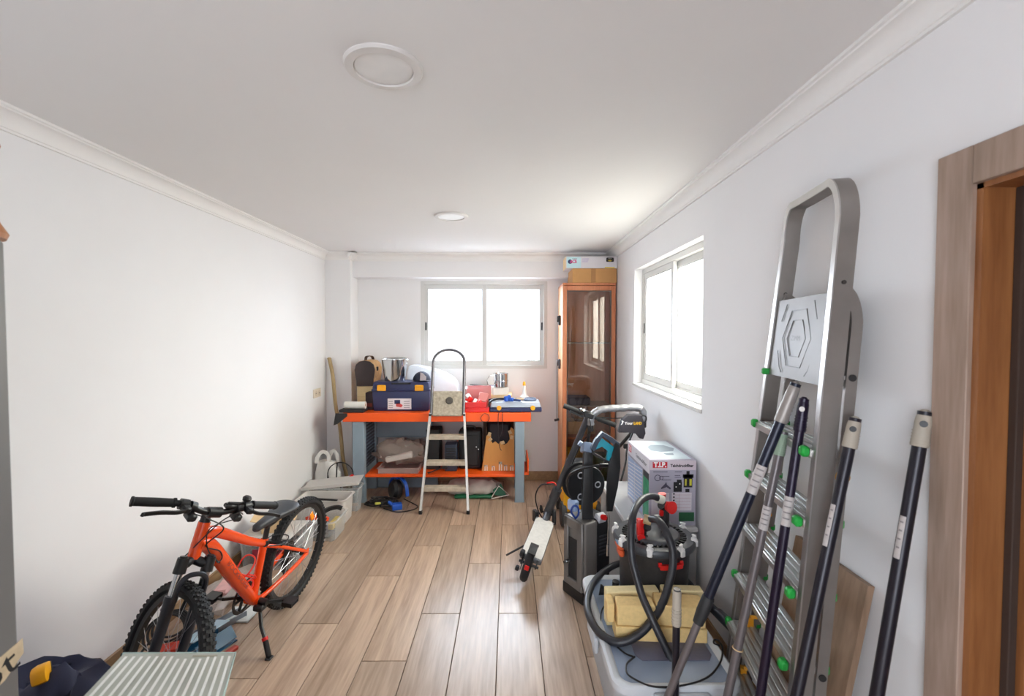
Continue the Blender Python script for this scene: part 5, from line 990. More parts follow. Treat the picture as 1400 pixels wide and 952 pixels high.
# spray gun clipped at the right
t = thing('spray_gun', 'black spray gun with teal trigger guard clipped upright on the pressure washer', 'gun', (0.590, 2.620, 0.363))
g = lambda x, y: Vector(((x - 696) / 237.0, 2.62, 1.594 - (y - 457) / 237.0))
GY = (0, 1, 0)
mb = MB(); mb.bar([g(810.5, 616), g(816, 604), g(824, 594), g(835, 601), g(846, 609.5)], .032, .026, GY); part('grip', mb, mat('grip_blue_grey', '#3B4656', .4), t)
mb = MB(); mb.prism([(a.x, a.z) for a in (g(841, 604), g(848, 609), g(848.5, 640), g(845, 668), g(838.5, 701), g(830, 701), g(831, 668), g(833, 640), g(834, 629), g(838, 622))], (0, 2.637, 0), (1, 0, 0), (0, 0, 1), .034, .006); part('barrel_housing', mb, BLACK, t)
mb = MB(); mb.bar([g(810.5, 616), g(812, 621), g(822, 627), g(834, 634)], .020, .012, GY); part('trigger_guard', mb, BLACK, t)
mb = MB(); mb.prism([(a.x, a.z) for a in (g(813.5, 611.5), g(823, 599.5), g(840, 612), g(837, 632), g(829.5, 629.5), g(832, 617), g(823.5, 610.5), g(816, 615.5))], (0, 2.631, 0), (1, 0, 0), (0, 0, 1), .022, .003); part('teal_insert', mb, mat('teal_plastic', '#1F93A8', .4), t)
mb = MB(); mb.cyl(g(834, 700), g(832.5, 760), .006, n=10); mb.cyl(g(832.7, 748), g(832.4, 764), .010, n=12); part('lance', mb, STEEL, t)

# ================================================================== FILTER BOX ON A GREY CHEST
t = thing('grey_chest', 'plain grey storage chest carrying the printed filter box', 'chest', (.85, 2.9, 0))
mb = MB(); mb.b2((.665, 2.47, .0), (1.04, 3.26, .50), bevel=.008); part('chest_body', mb, mat('chest_grey', '#8D8C8C', .5), t)
mb = MB(); mb.b2((.658, 2.463, .50), (1.042, 3.267, .528), bevel=.006); part('lid', mb, mat('chest_lid', '#C9C8C6', .45), t)
t = fbox = thing('filter_carton', 'white printed carton with red logo strip and Teichdruckfilter lettering', 'carton', (.905, 2.71, .53))
FX0, FX1, FY0, FY1, FZ0, FZ1 = .777, 1.036, 2.49, 2.95, .53, .898
mb = MB(); mb.b2((FX0, FY0, FZ0), (FX1, FY1, FZ1), bevel=.002); part('box_body', mb, mat('carton_lilac', '#A9A5B4', .5, var=.03), t)
def fp(n, x0, x1, z0, z1, m, lift=.0008): mb = MB(); mb.b2((FX0 + x0, FY0 - lift, FZ0 + z0), (FX0 + x1, FY0, FZ0 + z1)); return part(n, mb, m, t)
hs = fp('header_strip', .0015, .2575, .312, .3665, mat('strip_pale', '#CFC3CB', .5)); rl = fp('red_logo_panel', .017, .098, .324, .357, mat('logo_red', '#C8202E', .5), .0014)
lettering('T.I.P.', t, (FX0 + .058, FY0 - .002, FZ0 + .3405), (1, 0, 0), (0, 0, 1), .026, WHITEI, width=.070, bold=.002)
lettering('Teichdruckfilter', t, (FX0 + .179, FY0 - .0015, FZ0 + .336), (1, 0, 0), (0, 0, 1), .016, INK, width=.128, bold=.0008)
fp('white_table', .125, .235, .085, .185, mat('table_white', '#D4CDD4', .5)); fp('white_table', .012, .11, .06, .185, mat('table_white', ''))
for k in range(5): fp('table_line', .13, .23, .10 + k*.018, .1015 + k*.018, mat('line_pink', '#B58F9B', .5), .0013)
for k in range(5): fp('table_mark', .131, .141, .103 + k*.018, .110 + k*.018, INK, .0013)
fp('table_line', .165, .1665, .09, .18, mat('line_pink', ''), .0013)
fp('green_band', .165, .25, .025, .075, mat('band_green', '#1F5B38', .5))
# picture of the filter
fp('filter_print', .190, .238, .215, .285, INK, .0013); fp('filter_print', .185, .244, .268, .288, INK, .0013); fp('filter_print', .205, .222, .285, .306, INK, .0013)
fp('yellow_print', .196, .206, .225, .262, mat('print_olive', '#B8B23A', .5), .0018); fp('yellow_print', .222, .234, .225, .262, mat('print_lime', '#CFCB3C', .5), .0018)
fp('filter_print', .134, .180, .19, .245, INK, .0013); fp('filter_print', .152, .178, .24, .258, INK, .0013); fp('filter_print', .20, .222, .188, .206, INK, .0013)
for x, z in ((.145, .215), (.165, .232)): fp('white_dot', x, x + .006, z, z + .006, WHITEI, .0018)
for k, (x, z, w) in enumerate(((.02, .30, .08), (.14, .30, .04), (.07, .275, .04), (.07, .255, .05), (.14, .28, .03), (.14, .27, .035))): fp('print_line', x, x + w, z, z + .003, mat('line_dark', '#4A4658', .5), .0013)
mb = MB(); mb.torus((FX0 + .045, FY0 - .0008, FZ0 + .268), (0, 1, 0), .016, .0018, 24, 4, .3); mb.torus((FX0 + .065, FY0 - .0008, FZ0 + .268), (0, 1, 0), .010, .0015, 24, 4, .3); part('diagram_ring', mb, mat('line_dark', ''), t)
mb = MB(); mb.prism([(0, 0), (.03, .012), (.05, -.002), (.055, .006), (.032, .025), (.028, .04), (.022, .03), (.0, .008)], (FX0 + .065, FY0 - .0002, FZ0 + .205), (1, 0, 0), (0, 0, 1), .001); part('diagram_ring', mb, mat('line_dark', ''), t)
# left side print
def lp(n, y0, y1, z0, z1, m, lift=.0008): mb = MB(); mb.b2((FX0 - lift, FY0 + y0, FZ0 + z0), (FX0, FY0 + y1, FZ0 + z1)); return part(n, mb, m, t)
lp('side_strip', .0015, .458, .29, .3665, mat('side_white', '#DAD7DE', .5)); lp('side_logo', .37, .43, .31, .352, mat('logo_pink', '#D85068', .5), .0013)
lettering('T.I.P.', t, (FX0 - .0016, FY0 + .40, FZ0 + .331), (0, -1, 0), (0, 0, 1), .026, WHITEI, width=.05, bold=.002)
lettering('Teichdruckfilter', t, (FX0 - .0014, FY0 + .16, FZ0 + .325), (0, -1, 0), (0, 0, 1), .022, INK, width=.22)
lp('side_panel_blue', .135, .445, .02, .275, mat('side_blue', '#9FB3D4', .5))
for k in range(11):
    mb = MB(); mb.box((FX0 - .001, FY0 + .29, FZ0 + .035 + k*.022), (.0012, .30, .006), rot=Euler((R(-6), 0, 0)).to_matrix()); part('side_text_line', mb, mat('side_white', ''), t)
lp('side_divider', .286, .292, .02, .275, mat('side_white', ''), .0016)
lp('side_photo_green', .012, .115, .02, .25, mat('photo_green', '#1F8A60', .5, var=.35, scale=30)); lp('side_photo_dark', .012, .115, .25, .285, mat('photo_dark', '#2B3038', .5), .001)
# top print
def tp(n, pts, m, lift): mb = MB(); mb.prism(pts, (FX0, FY0, FZ1), (1, 0, 0), (0, 1, 0), lift); return part(n, mb, m, t)
tp('top_panel', [(.02, .02), (.24, .02), (.24, .44), (.02, .44)], mat('top_pale', '#C9D6DC', .5), .0007)
tp('top_drawing', [(.07, .20), (.12, .17), (.20, .19), (.225, .25), (.19, .33), (.11, .34), (.075, .29)], mat('top_grey', '#8A97A3', .5), .0013)
tp('top_drawing', [(.13, .10), (.17, .10), (.18, .14), (.12, .14)], mat('top_grey', ''), .0013)

# ================================================================== TOTE WITH POND FILTER
x0, x1, y0, y1, zt = .375, .845, 1.572, 2.335, .335
t = tote = thing('storage_tote', 'large translucent storage tote with blue-grey lid under the pond filter', 'tote', (.615, 2.0, 0))
def rrect(cx, cy, hx, hy, z, rad, n=6):
    out = []
    for sx, sy, a0 in ((1, 1, 0), (-1, 1, 90), (-1, -1, 180), (1, -1, 270)):
        for k in range(n + 1): a = R(a0 + 90*k/n); out.append((cx + sx*(hx - rad) + rad*math.cos(a), cy + sy*(hy - rad) + rad*math.sin(a), z))
    return out
def loft(levels, mi=None, capb=True, capt=True):
    mb = MB(); rings = [[mb.bm.verts.new(v) for v in L_] for L_ in levels]
    for A, B in zip(rings, rings[1:]):
        n = len(A)
        for j in range(n): mb._face([A[j], A[(j+1) % n], B[(j+1) % n], B[j]])
    if capb: mb._face(rings[0][::-1])
    if capt: mb._face(rings[-1])
    return mb
cx, cy, hx, hy = (x0+x1)/2, (y0+y1)/2, (x1-x0)/2, (y1-y0)/2
TB = clearmat('tote_body', '#D3D6DA', .78, .3)
part('tote_body', loft([rrect(cx, cy, hx - .045, hy - .045, .0, .05), rrect(cx, cy, hx - .02, hy - .02, .27, .05), rrect(cx, cy, hx - .006, hy - .006, .275, .055), rrect(cx, cy, hx - .006, hy - .006, .305, .055), rrect(cx, cy, hx - .03, hy - .03, .30, .05), rrect(cx, cy, hx - .05, hy - .05, .01, .05)]), TB, t)
part('lid_rim', loft([rrect(cx, cy, hx - .004, hy - .004, .306, .06), rrect(cx, cy, hx, hy, .310, .06), rrect(cx, cy, hx, hy, .334, .06), rrect(cx, cy, hx - .008, hy - .008, .341, .055), rrect(cx, cy, hx - .022, hy - .022, .341, .05), rrect(cx, cy, hx - .034, hy - .034, .331, .045)], capt=False), mat('lid_rim', '#C3C7CC', .35), t)
part('lid', loft([rrect(cx, cy, hx - .03, hy - .03, .318, .045), rrect(cx, cy, hx - .034, hy - .034, .331, .045)]), mat('lid_blue_grey', '#8795AB', .35, var=.05), t)
mb = MB(); mb.b2((cx - .10, y0 - .018, .27), (cx + .10, y0 + .002, .325), bevel=.006); part('clip_handle', mb, mat('clip_grey', '#B5B9BE', .4), t)
for sx in (x0 - .004,): mb = MB(); mb.b2((sx - .014, cy - .09, .25), (sx + .006, cy + .09, .318), bevel=.006); part('clip_handle', mb, mat('clip_grey', ''), t)
mb = MB(); mb.prism([(-.13, -.05), (.13, -.05), (.15, -.02), (.15, .055), (.12, .075), (-.12, .075), (-.15, .05), (-.15, -.02)], (.645, 1.765, .3315), (1, 0, 0), (0, 1, 0), .004, .0015); sh_ = solo('plastic_sleeve', mb, clearmat('sleeve_grey', '#8F8DA0', .72, .12, .2, 30), 'clear grey plastic sleeve lying on the front of the tote lid', 'sleeve')
# pond filter drum
FO = Vector((.695, 2.155, .332))
t = pond = thing('pond_filter', 'black drum-shaped pond filter with white clamps standing on the tote', 'filter', FO)
DRUM = mat('drum_black', '#2B292A', .55, var=.2, scale=60)
mb = MB(); mb.lathe([(0, 0), (.150, 0), (.155, .006), (.162, .25), (.166, .262), (.166, .29), (0, .29)], FO, n=48); part('drum', mb, DRUM, t)
mb = MB(); mb.lathe([(.160, .268), (.186, .270), (.190, .276), (.190, .292), (.182, .303), (.178, .304), (.150, .304), (.145, .298), (.132, .296)], FO, n=48, caps=False); part('lid_rim', mb, mat('drum_rim', '#3C3E43', .4), t)
mb = MB(); mb.lathe([(0, .317), (.108, .316), (.118, .310), (.122, .300), (.10, .290), (0, .290)], FO, n=44)
part('lid', mb, mat('drum_lid', '#434449', .38, var=.06), t)
for k in range(36):
    a = 2*PI*k/36; mb = MB(); mb.box(FO + Vector((.134*math.cos(a), .134*math.sin(a), .298)), (.030, .008, .016), rot=math.degrees(a), bevel=.001)
    part('lid_rib', mb, BLACK, t)
CL = mat('clamp_white', '#DAD8D6', .4)
for k in range(8):
    a = R(22.5 + 45*k); ca = FO + Vector((.180*math.cos(a), .180*math.sin(a), .304)); rz = math.degrees(a)
    mb = MB(); mb.box(ca, (.026, .030, .014), rot=rz, bevel=.004); mb.box(ca + Vector((.012*math.cos(a), .012*math.sin(a), -.014)), (.012, .024, .030), rot=rz, bevel=.004); mb.cyl(ca, ca + Vector((0, 0, .022)), .010, .007, n=12); mb.box(ca + Vector((0, 0, .019)), (.012, .026, .007), rot=rz + 30, bevel=.002); part('lid_clamp', mb, CL, t)
mb = MB(); hpts = [FO + Vector((.169*math.cos(R(a)), .169*math.sin(R(a)), .225)) for a in range(262, 304, 6)]; mb.bar(hpts, .020, .016, (0, 0, 1)); mb.bar([hpts[0] + Vector((0, .006, .018)), hpts[0]], .014, .014, (1, 0, 0)); mb.bar([hpts[-1] + Vector((0, .006, .018)), hpts[-1]], .014, .014, (1, 0, 0)); part('red_handle', mb, RED, t)
mb = MB(); mb.box(FO + Vector((-.172, -.03, .262)), (.03, .075, .022), bevel=.006); mb.box(FO + Vector((-.168, -.035, .235)), (.024, .07, .03), bevel=.006); part('orange_indicator', mb, mat('indicator_orange', '#C6532A', .4), t)
mb = MB(); mb.box(FO + Vector((-.174, -.025, .284)), (.03, .08, .02), bevel=.006); part('blue_indicator', mb, mat('indicator_blue', '#6F8CA6', .35), t)
mb = MB(); mb.tube(smooth_path([FO + Vector((.045, .06, .318)), FO + Vector((.065, .05, .326)), FO + Vector((.055, .03, .33)), FO + Vector((.04, .045, .324))], 5), .005, 6); mb.b2(FO + Vector((.03, -.02, .316)), FO + Vector((.075, -.006, .321)), bevel=.001); mb.b2(FO + Vector((-.075, -.06, .316)), FO + Vector((-.045, -.05, .321)), bevel=.001); part('lid_marks', mb, BLACK, t)
# outlets, valves, hoses
v1 = Vector((0.626, 2.120, 0.678)); v2 = Vector((0.763, 2.200, 0.752))
mb = MB(); mb.cyl((v1.x, v1.y, .645), (v1.x, v1.y, v1.z + .01), .024, n=18); mb.tube([v1, v1 + Vector((.02, -.03, .022))], .022, 14); part('outlet_elbow', mb, BLACK, t)
mb = MB(); mb.box(v1 + Vector((-.012, -.022, .012)), (.034, .03, .085), bevel=.01, seg=2); mb.cyl(v1 + Vector((-.012, -.03, -.03)), v1 + Vector((-.012, -.045, -.03)), .018); part('red_valve', mb, RED, t)
mb = MB(); mb.cyl((v2.x, v2.y, .645), (v2.x, v2.y, v2.z + .012), .022, n=18); mb.tube([v2, v2 + Vector((-.02, -.01, .012))], .024, 14); part('outlet_elbow', mb, BLACK, t)
mb = MB(); mb.cyl(v2 + Vector((.008, -.012, .004)), v2 + Vector((.02, -.045, .008)), .022, .030, n=20); mb.cyl(v2 + Vector((-.012, .0, .035)), v2 + Vector((-.014, .0, .062)), .012, .020, n=16); mb.box(v2 + Vector((-.02, -.012, -.03)), (.02, .02, .03), bevel=.005); part('red_valve', mb, RED, t)
c2 = Vector((0.731, 2.170, 0.796)); mb = MB(); mb.cyl(c2 + Vector((.012, .004, -.004)), c2 + Vector((-.018, -.006, .006)), .021, n=16); part('hose_clip', mb, mat('clip_cream', '#C9C6B8', .4), t)
c1 = Vector((0.637, 2.080, 0.733)); mb = MB(); mb.cyl(c1 + Vector((-.012, .004, .004)), c1 + Vector((.020, -.006, -.002)), .022, n=16); part('hose_clip', mb, mat('clip_tan', '#A8906A', .5), t)
HOSE = mat('hose_black', '#26262B', .42, var=.08)
p1 = [(0.723, 2.165, 0.801), (0.689, 2.150, 0.817), (0.649, 2.120, 0.825), (0.600, 2.060, 0.826), (0.560, 2.000, 0.812), (0.534, 1.950, 0.784), (0.522, 1.920, 0.730), (0.519, 1.890, 0.649), (0.533, 1.860, 0.575), (0.546, 1.830, 0.518), (0.566, 1.790, 0.469), (0.593, 1.760, 0.409), (0.626, 1.730, 0.339), (0.647, 1.700, 0.280)]
mb = MB(); mb.tube(smooth_path(p1, 4), .0155, 12); part('outlet_hose', mb, HOSE, t)
p2 = [(0.646, 2.075, 0.735), (0.662, 2.050, 0.749), (0.675, 2.000, 0.753), (0.691, 1.950, 0.719), (0.701, 1.920, 0.669), (0.696, 1.900, 0.612), (0.674, 1.880, 0.547), (0.640, 1.850, 0.487), (0.597, 1.820, 0.444), (0.544, 1.800, 0.397), (0.485, 1.790, 0.365), (0.429, 1.800, 0.349), (0.383, 1.850, 0.346), (0.354, 1.930, 0.357), (0.356, 2.040, 0.365), (0.403, 2.180, 0.367), (0.486, 2.340, 0.343), (0.589, 2.420, 0.352), (0.686, 2.440, 0.346)]
mb = MB(); mb.tube(smooth_path(p2, 4), .0165, 12); part('inlet_hose', mb, HOSE, t)
mb = MB(); e = Vector((0.475, 2.131, 0.345)); mb.tube([e + Vector((-.02, .0, .015)), e + Vector((.03, .005, .02)), e + Vector((.035, .0, .07))], .018, 12); mb.tube([e + Vector((.01, -.03, .012)), e + Vector((.03, .0, .012))], .02, 12); mb.cyl(e + Vector((-.04, .012, .024)), e + Vector((-.015, .004, .02)), .026, .016, n=16); solo('pipe_fitting', mb, BLACK, 'black plastic pipe elbow lying on the tote lid left of the drum', 'fitting')
mb = MB(); mb.tube(smooth_path([(0.959, 2.460, 0.253), (0.950, 2.300, 0.279), (0.960, 2.120, 0.296), (0.978, 1.970, 0.302), (0.993, 1.850, 0.306), (0.998, 1.760, 0.309)], 6), .020, 12); mb.tube([(0.968, 2.060, 0.302), (0.987, 1.910, 0.306)], .0235, 12); solo('thick_hose', mb, HOSE, 'thick black hose lying in the gap between tote and right wall', 'hose')
mb = MB(); lz = .3385
loop = [(0.476, 2.106, 0.335), (0.430, 2.049, 0.335), (0.406, 1.979, 0.335), (0.398, 1.894, 0.335), (0.447, 1.767, 0.336), (0.485, 1.734, 0.336)]
mb.tube(smooth_path(loop, 5), .0035, 6); lp2 = [(0.488, 1.726, 0.342), (0.447, 1.687, 0.342), (0.435, 1.642, 0.342), (0.456, 1.610, 0.342), (0.500, 1.579, 0.342), (0.555, 1.572, 0.342), (0.609, 1.578, 0.342), (0.683, 1.598, 0.342), (0.746, 1.633, 0.342), (0.808, 1.696, 0.342), (0.850, 1.769, 0.342), (0.856, 1.812, 0.342), (0.842, 1.821, 0.342), (0.829, 1.799, 0.342), (0.847, 1.786, 0.342)]
mb.tube(smooth_path(lp2, 5), .0035, 6); solo('power_cable', mb, BLACK, 'thin black power cable looping over the front of the tote lid', 'cable')
# yellow filter sponges
SPG = mat('sponge_yellow', '#DFC084', .9, var=.08, scale=60, bump=.25, bscale=160); SPL = mat('sponge_pale', '#E3D1A0', .9, var=.06, scale=60, bump=.2, bscale=160)
def sponge(o, w, dp, h, rz, m, label, rx=0, ry=0):
    mb = MB(); mb.box((0, 0, h/2), (w, dp, h), bevel=.004); mb.xf(Matrix.Translation(o) @ Euler((R(rx), R(ry), R(rz))).to_matrix().to_4x4()); solo('filter_sponge', mb, m, label, 'sponge', 'yellow filter sponges on the tote')
sponge((.625, 1.86, .3325), .37, .085, .06, -3, SPG, 'lowest long yellow sponge on the tote lid, front of the drum')
sponge((.525, 1.865, .394), .155, .075, .085, -4, SPG, 'yellow sponge block at the left of the upper layer')
sponge((.710, 1.87, .394), .195, .10, .085, -8, SPG, 'bigger yellow sponge block at the right of the upper layer')
sponge((.425, 1.89, .394), .030, .075, .080, -2, SPG, 'thin yellow sponge slice at the far left of the upper layer')
sponge((.535, 1.955, .3325), .23, .05, .150, 2, SPL, 'pale yellow sponge strip standing behind the left block, by the drum')
sponge((.755, 1.957, .3325), .175, .05, .150, -4, SPL, 'pale yellow sponge strip behind the right block, by the drum')

# ================================================================== BIG STEP LADDER folded against the right wall
t = ladder = thing('step_ladder', 'tall folded aluminium step ladder with green caps leaning on the right wall', 'ladder', (.85, 1.55, 0))
NT, NB = Vector((.945, 1.300, 2.0)), Vector((.752, 1.25, 0)); FT, FB = Vector((1.003, 1.65, 2.0)), Vector((.890, 1.86, 0))
WD = (FT - NT).normalized(); WD.z = 0; WD.normalize(); DPT = Vector((WD.y, -WD.x, 0))     # depth direction, towards the wall
def nr(z): return NB.lerp(NT, z / 2.0)
def fr_(z): return FB.lerp(FT, z / 2.0)
# outer frame: one bent channel, flat side outwards
path = [nr(0.03), nr(1.0), nr(1.93)]
a, b = nr(1.93), fr_(1.93); wv = (b - a); 
for k in range(1, 8): an = R(90 * k / 8); path.append(a + wv.normalized() * .07 * (1 - math.cos(an)) + Vector((0, 0, .115 * math.sin(an))) + (NT - NB).normalized() * 0)
path += [a.lerp(b, .26) + Vector((.008, 0, .116)), a.lerp(b, .74) + Vector((.008, 0, .116))]
for k in range(1, 8): an = R(90 * (1 - k / 8)); path.append(b - wv.normalized() * .07 * (1 - math.cos(an)) + Vector((0, 0, .115 * math.sin(an))))
path += [fr_(1.93), fr_(1.0), fr_(.03)]
mb = MB(); q = [p + DPT * .024 for p in path]; mb.bar(q, .050, .020, DPT); part('front_frame', mb, ALUD, t)
mb = MB(); mb.bar([p - DPT * .0025 for p in path], .004, .0235, DPT); part('bright_edge', mb, ALU, t)
for f, nm in ((nr, 1), (fr_, 2)):
    mb = MB(); mb.bar([f(0) + DPT * .024, f(.06) + DPT * .024], .056, .030, DPT); part('foot', mb, BLACK, t)
# rear support frame
def rn(z): return nr(z) + DPT * .076 + WD * .012
def rf(z): return fr_(z) + DPT * .076 - WD * .012 * 1.5
top = 1.70; path = [rn(.02), rn(1.0), rn(top - .10)]
a, b = rn(top - .10), rf(top - .10)
mb = MB(); mb.bar(path, .029, .022, DPT); mb.bar([rf(.02), rf(1.0), rf(top - .10)], .029, .022, DPT)
for f in (rn, rf):
    arc = [f(top - .10), f(top - .07) - DPT*.001, f(top - .045) - DPT*.005, f(top - .02) - DPT*.012, f(top) - DPT*.021, f(top + .015) - DPT*.032, f(top + .025) - DPT * .045, f(top + .028) - DPT * .058]; mb.bar(arc, .029, .022, DPT)
mb.bar([rn(.35) , rf(.35)], .03, .014, Vector((0, 0, 1))); part('rear_frame', mb, ALUD, t)
for z in (1.47, .62):
    mb = MB(); p = rn(z) + WD * -.0115; mb.cyl(p, p - WD * .003, .010, n=16); part('plug', mb, BLACK, t)
mb = MB(); p = rn(1.47) - DPT * .026; mb.cyl(p + WD*.02, p - WD * .012, .009, n=14); part('pivot_bolt', mb, STEEL, t)
for f in (nr, fr_):
    mb = MB(); p = f(1.74) + DPT * .024 - WD * .011 if f is nr else f(1.74) + DPT * .024 - WD * .011; mb.cyl(p, p - WD * .003, .006, n=14); part('rivet', mb, mat('rivet_dark', '#4B4643', .4, .6), t)
# treads
for z in (1.25, 1.048, .840, .632, .425, .218):
    A, B = nr(z) + DPT * .02 + WD * .012, fr_(z) + DPT * .02 - WD * .012; c = (A + B) / 2; wl = (B - A).length; TM = Matrix((WD, DPT, Vector((0, 0, 1)))).transposed()
    c2_ = c + DPT * .012; mb = MB(); mb.box(c2_, (wl, .100, .026), rot=TM, bevel=.003)
    tr = part('step', mb, ALU, t)
    for k in range(4):
        mb = MB(); mb.box(c2_ + DPT * (-.034 + .0225*k) + Vector((0, 0, .0145)), (wl - .03, .013, .004), rot=TM, bevel=.001); part('tread_ridge', mb, mat('tread_bright', '#C6CAC9', .35, .6), tr)
    for s, P_ in ((-1, A), (1, B)):
        for dd_ in (-.042, .066):
            mb = MB(); mb.box(P_ + DPT * dd_ + WD * (-s * -.004) * -1 + Vector((0, 0, .006)), (.028, .024, .030), rot=TM, bevel=.006); part('green_cap', mb, GREENP, tr)
for z in (.87, .45, .02 + .21):
    mb = MB(); c = rf(z) - DPT * .03 - WD * .03; mb.bar([c + Vector((0, 0, -.06)), c + Vector((0, 0, .03)), c - WD*.04 + Vector((0, 0, .05))], .022, .012, DPT); part('orange_brace', mb, mat('brace_orange', '#E39A24', .4), t)
for z in (.70, .24):
    mb = MB(); c = rn(z) - DPT * .028 + WD * .02; mb.bar([c + Vector((0, 0, -.10)), c + Vector((0, 0, .10))], .022, .012, DPT); part('orange_brace', mb, mat('brace_orange', ''), t)
mb = MB(); p = rn(1.19) - WD * .0118; mb.lathe([(0, 0), (.020, 0), (.020, .0012), (0, .0012)], p, -WD, 20); part('round_sticker', mb, mat('sticker_ochre', '#B98A4A', .6), t)
# platform plate folded upright with embossed hexagons
PZ0, PZ1 = 1.445, 1.715
A0, B0_, A1, B1_ = nr(PZ0) + WD*.014, fr_(PZ0) - WD*.014, nr(PZ1) + WD*.014, fr_(PZ1) - WD*.014
mb = MB(); mb.quad(A0, B0_, B1_, A1); r_ = bmesh.ops.extrude_face_region(mb.bm, geom=list(mb.bm.faces)); bmesh.ops.translate(mb.bm, vec=DPT * .02, verts=[v for v in r_['geom'] if isinstance(v, bmesh.types.BMVert)])
mb.xf(Matrix.Translation(DPT * .004)); pl = part('platform', mb, mat('platform_alu', '#8F8C8B', .5, .45, var=.06), t)
pc = (A0 + B0_ + A1 + B1_) / 4 + DPT * .002; pu = ((A1 + B1_) - (A0 + B0_)).normalized(); pr = -WD
for rx, rz in ((.066, .060), (.102, .094)):
    hexa = [(0, rz), (rx, rz*.52) if False else (rx, 0)]; hx6 = [pc + pr*rx*math.copysign(v[0], v[0]) + pu*rz*v[1] for v in ((.5, 1), (1, 0), (.5, -1), (-.5, -1), (-1, 0), (-.5, 1))]
    mb = MB(); mb.bar(hx6, .0025, .0025, DPT, closed=True); part('embossed_hexagon', mb, mat('groove', '#6F6C6B', .45, .6), pl)
for s in (-1, 1):
    mb = MB(); mb.bar([pc + pr*s*.085 - pu*.118, pc + pr*s*.105 - pu*.10, pc + pr*s*.13 - pu*.045], .0025, .0025, DPT); part('embossed_line', mb, mat('groove', ''), pl)
    mb = MB(); mb.bar([pc + pr*s*.125 + pu*.06, pc + pr*s*.095 + pu*.118], .0025, .0025, DPT); part('embossed_line', mb, mat('groove', ''), pl)
lettering('ZIMM', pl, pc - DPT * .0012 , -WD, pu, .016, mat('groove', ''), width=.062)
mb = MB(); mb.box(fr_(PZ0 + .01) - WD*.006 - DPT*.004, (.02, .03, .024), rot=Matrix((WD, DPT, Vector((0, 0, 1)))).transposed(), bevel=.005); part('green_cap', mb, GREENP, t)

# ================================================================== BOARD AND POLES AGAINST THE RIGHT WALL
mb = MB(); by0, by1 = 1.287, 1.62
v = [mb.bm.verts.new(p) for p in ((.878, by0, 0), (.878, by1, 0), (1.038, by1, .866), (1.038, by0, .866))]; w_ = [mb.bm.verts.new(q_.co + Vector((.0195, 0, -.0035))) for q_ in v]
mb._face(v); mb._face(w_[::-1])
for i in range(4): mb._face([v[i], v[(i+1) % 4], w_[(i+1) % 4], w_[i]])
for q_ in mb.bm.verts: q_.co.z = max(q_.co.z, .0005)
solo('wooden_board', mb, woodmat('board_brown', '#7D6550', '#9C8069', .55, 'Z', 1.0), 'flat brown wooden board leaning on the right wall behind the ladder', 'board')
BEIGE = mat('grip_beige', '#A89F92', .6, var=.05); PDARK = mat('pole_dark', '#1F1C25', .32, .3, var=.05); PGREY = mat('pole_grey', '#6C6566', .38, .4, var=.05); PPURP = mat('pole_purple', '#1E1329', .3, .3); PNAVY = mat('pole_navy', '#171B2C', .32, .3); LABEL = mat('label_white', '#B7B0AE', .6, var=.1, scale=90)
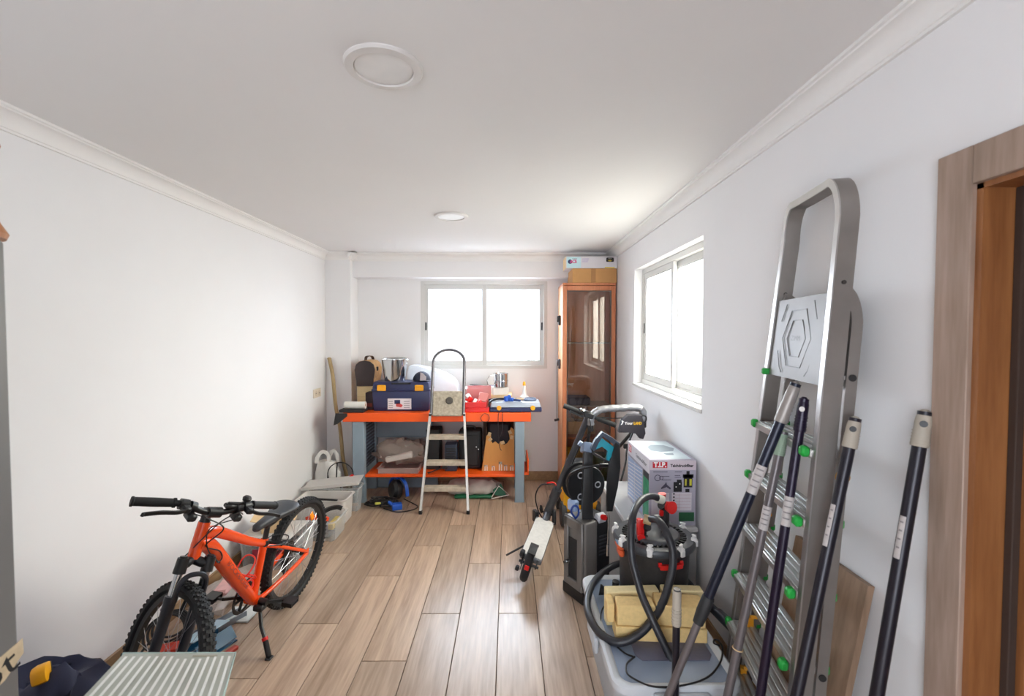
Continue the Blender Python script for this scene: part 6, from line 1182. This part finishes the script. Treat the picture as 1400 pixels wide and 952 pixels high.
def pole(label, top, foot, r, segs, grip, gl, group=None, lab=None, extra=None, gm=None, hole=False):
    """segs: [(t0, t1, radius factor, material)] along top -> foot; gl = grip length fraction"""
    top, foot = Vector(top), Vector(foot); t = thing('broom_handle', label, 'handle', foot, group=group); P = lambda k: top.lerp(foot, k)
    for a, b, f, m in segs: mb = MB(); mb.cyl(P(a), P(b), r * f, n=16); part('tube', mb, m, t)
    mb = MB(); mb.tube([P(-.004), P(-.001), P(.004), P(.012), P(.022), P(gl * .5), P(gl * .97), P(gl)], r * 1.16, 16, scales=[.3, .6, .82, .95, 1, 1.0, 1.08, 1.02])
    for k in range(5): q = gl * (.55 + .09*k); mb.cyl(P(q), P(q + gl*.025), r * 1.30, n=16)
    g_ = part('end_grip', mb, grip, t)
    if hole: mb = MB(); d = (foot - top).normalized(); s_ = Vector((-.64, -.77, 0)).normalized(); s_ = (s_ - d * s_.dot(d)).normalized(); mb.torus(P(.022), s_, r * .62, r*.18, 20, 6); mb.cyl(P(.022) + s_ * r * 1.16, P(.022) + s_ * r * 1.24, r * .55, n=16); part('hang_hole', mb, gm or BLACK, g_)
    if lab:
        d = (foot - top).normalized(); s_ = Vector((-.64 if len(lab) == 2 else -1, -.77 if len(lab) == 2 else -.25, 0)); s_ = (s_ - d * s_.dot(d)).normalized(); q_ = d.cross(s_); hw = R(82 if len(lab) == 2 else 28); mb = MB()
        ring = [[mb.bm.verts.new(P(lk) + (s_ * math.cos(-hw + 2*hw*i/10) + q_ * math.sin(-hw + 2*hw*i/10)) * r * 1.025) for i in range(11)] for lk in lab[:2]]
        for i in range(10): mb._face([ring[0][i], ring[0][i+1], ring[1][i+1], ring[1][i]])
        lb_ = part('paper_label', mb, LABEL, t)
        for k in range(4):
            f0 = lab[0] + (lab[1] - lab[0]) * (.12 + .2*k); mb = MB(); hw2 = hw * .5
            ring = [[mb.bm.verts.new(P(lk) + (s_ * math.cos(-hw2 + 2*hw2*i/4) + q_ * math.sin(-hw2 + 2*hw2*i/4)) * r * 1.045) for i in range(5)] for lk in (f0, f0 + .003)]
            for i in range(4): mb._face([ring[0][i], ring[0][i+1], ring[1][i+1], ring[1][i]])
            part('label_line', mb, mat('label_ink', '#837C7E', .6), lb_)
    if extra: extra(P, t)
    return t
def joint(P, t): mb = MB(); mb.tube([P(.49), P(.495), P(.525), P(.555)], .0195, 16, scales=[.9, 1, 1.05, .85]); part('twist_lock', mb, BLACKM, t)
pole('telescopic broom handle with pale grip, slanting farthest left, grey lower tube', (.889, 1.40, 1.441), (.408, 1.52, .002), .0155, [(0, .50, 1, PNAVY), (.50, 1, .8, PGREY)], mat('grip_silver', '#98918C', .4, .3), .085, lab=(.182, .245), extra=joint)
def ringtie(P, t): mb = MB(); q = P(.56); mb.torus(q, (P(1) - P(0)).normalized(), .0155, .002, 20, 6); part('wire_tie', mb, CARDL, t)
pole('grey broom handle with pale green grip in front of the ladder steps', (.886, 1.453, 1.28), (.640, 1.455, .002), .0135, [(0, 1, 1, PGREY)], mat('grip_sage', '#93A792', .6), .060, lab=(.19, .25), extra=ringtie)
pole('glossy dark purple broom handle crossing the middle of the ladder', (.886, 1.355, 1.40), (.690, 1.33, .002), .0135, [(0, 1, 1, PPURP)], PPURP, .07, lab=(.21, .273), hole=True, gm=mat('hole_white', '#D8D4D0', .5))
pole('dark broom handle with beige grip leaning over the ladder near rail', (.942, 1.225, 1.365), (.600, 1.118, .002), .0145, [(0, 1, 1, PDARK)], BEIGE, .058, lab=(.17, .25, 1), hole=True)
pole('dark broom handle with beige grip standing alone beside the door frame', (1.040, 1.125, 1.40), (.775, 1.056, .002), .0150, [(0, 1, 1, PDARK)], BEIGE, .062, lab=(.186, .26, 1), hole=True)
pole('short dark handle with pale grip standing before the tote', (.574, 1.525, .723), (.570, 1.53, .002), .0125, [(0, 1, 1, PDARK)], BEIGE, .175)
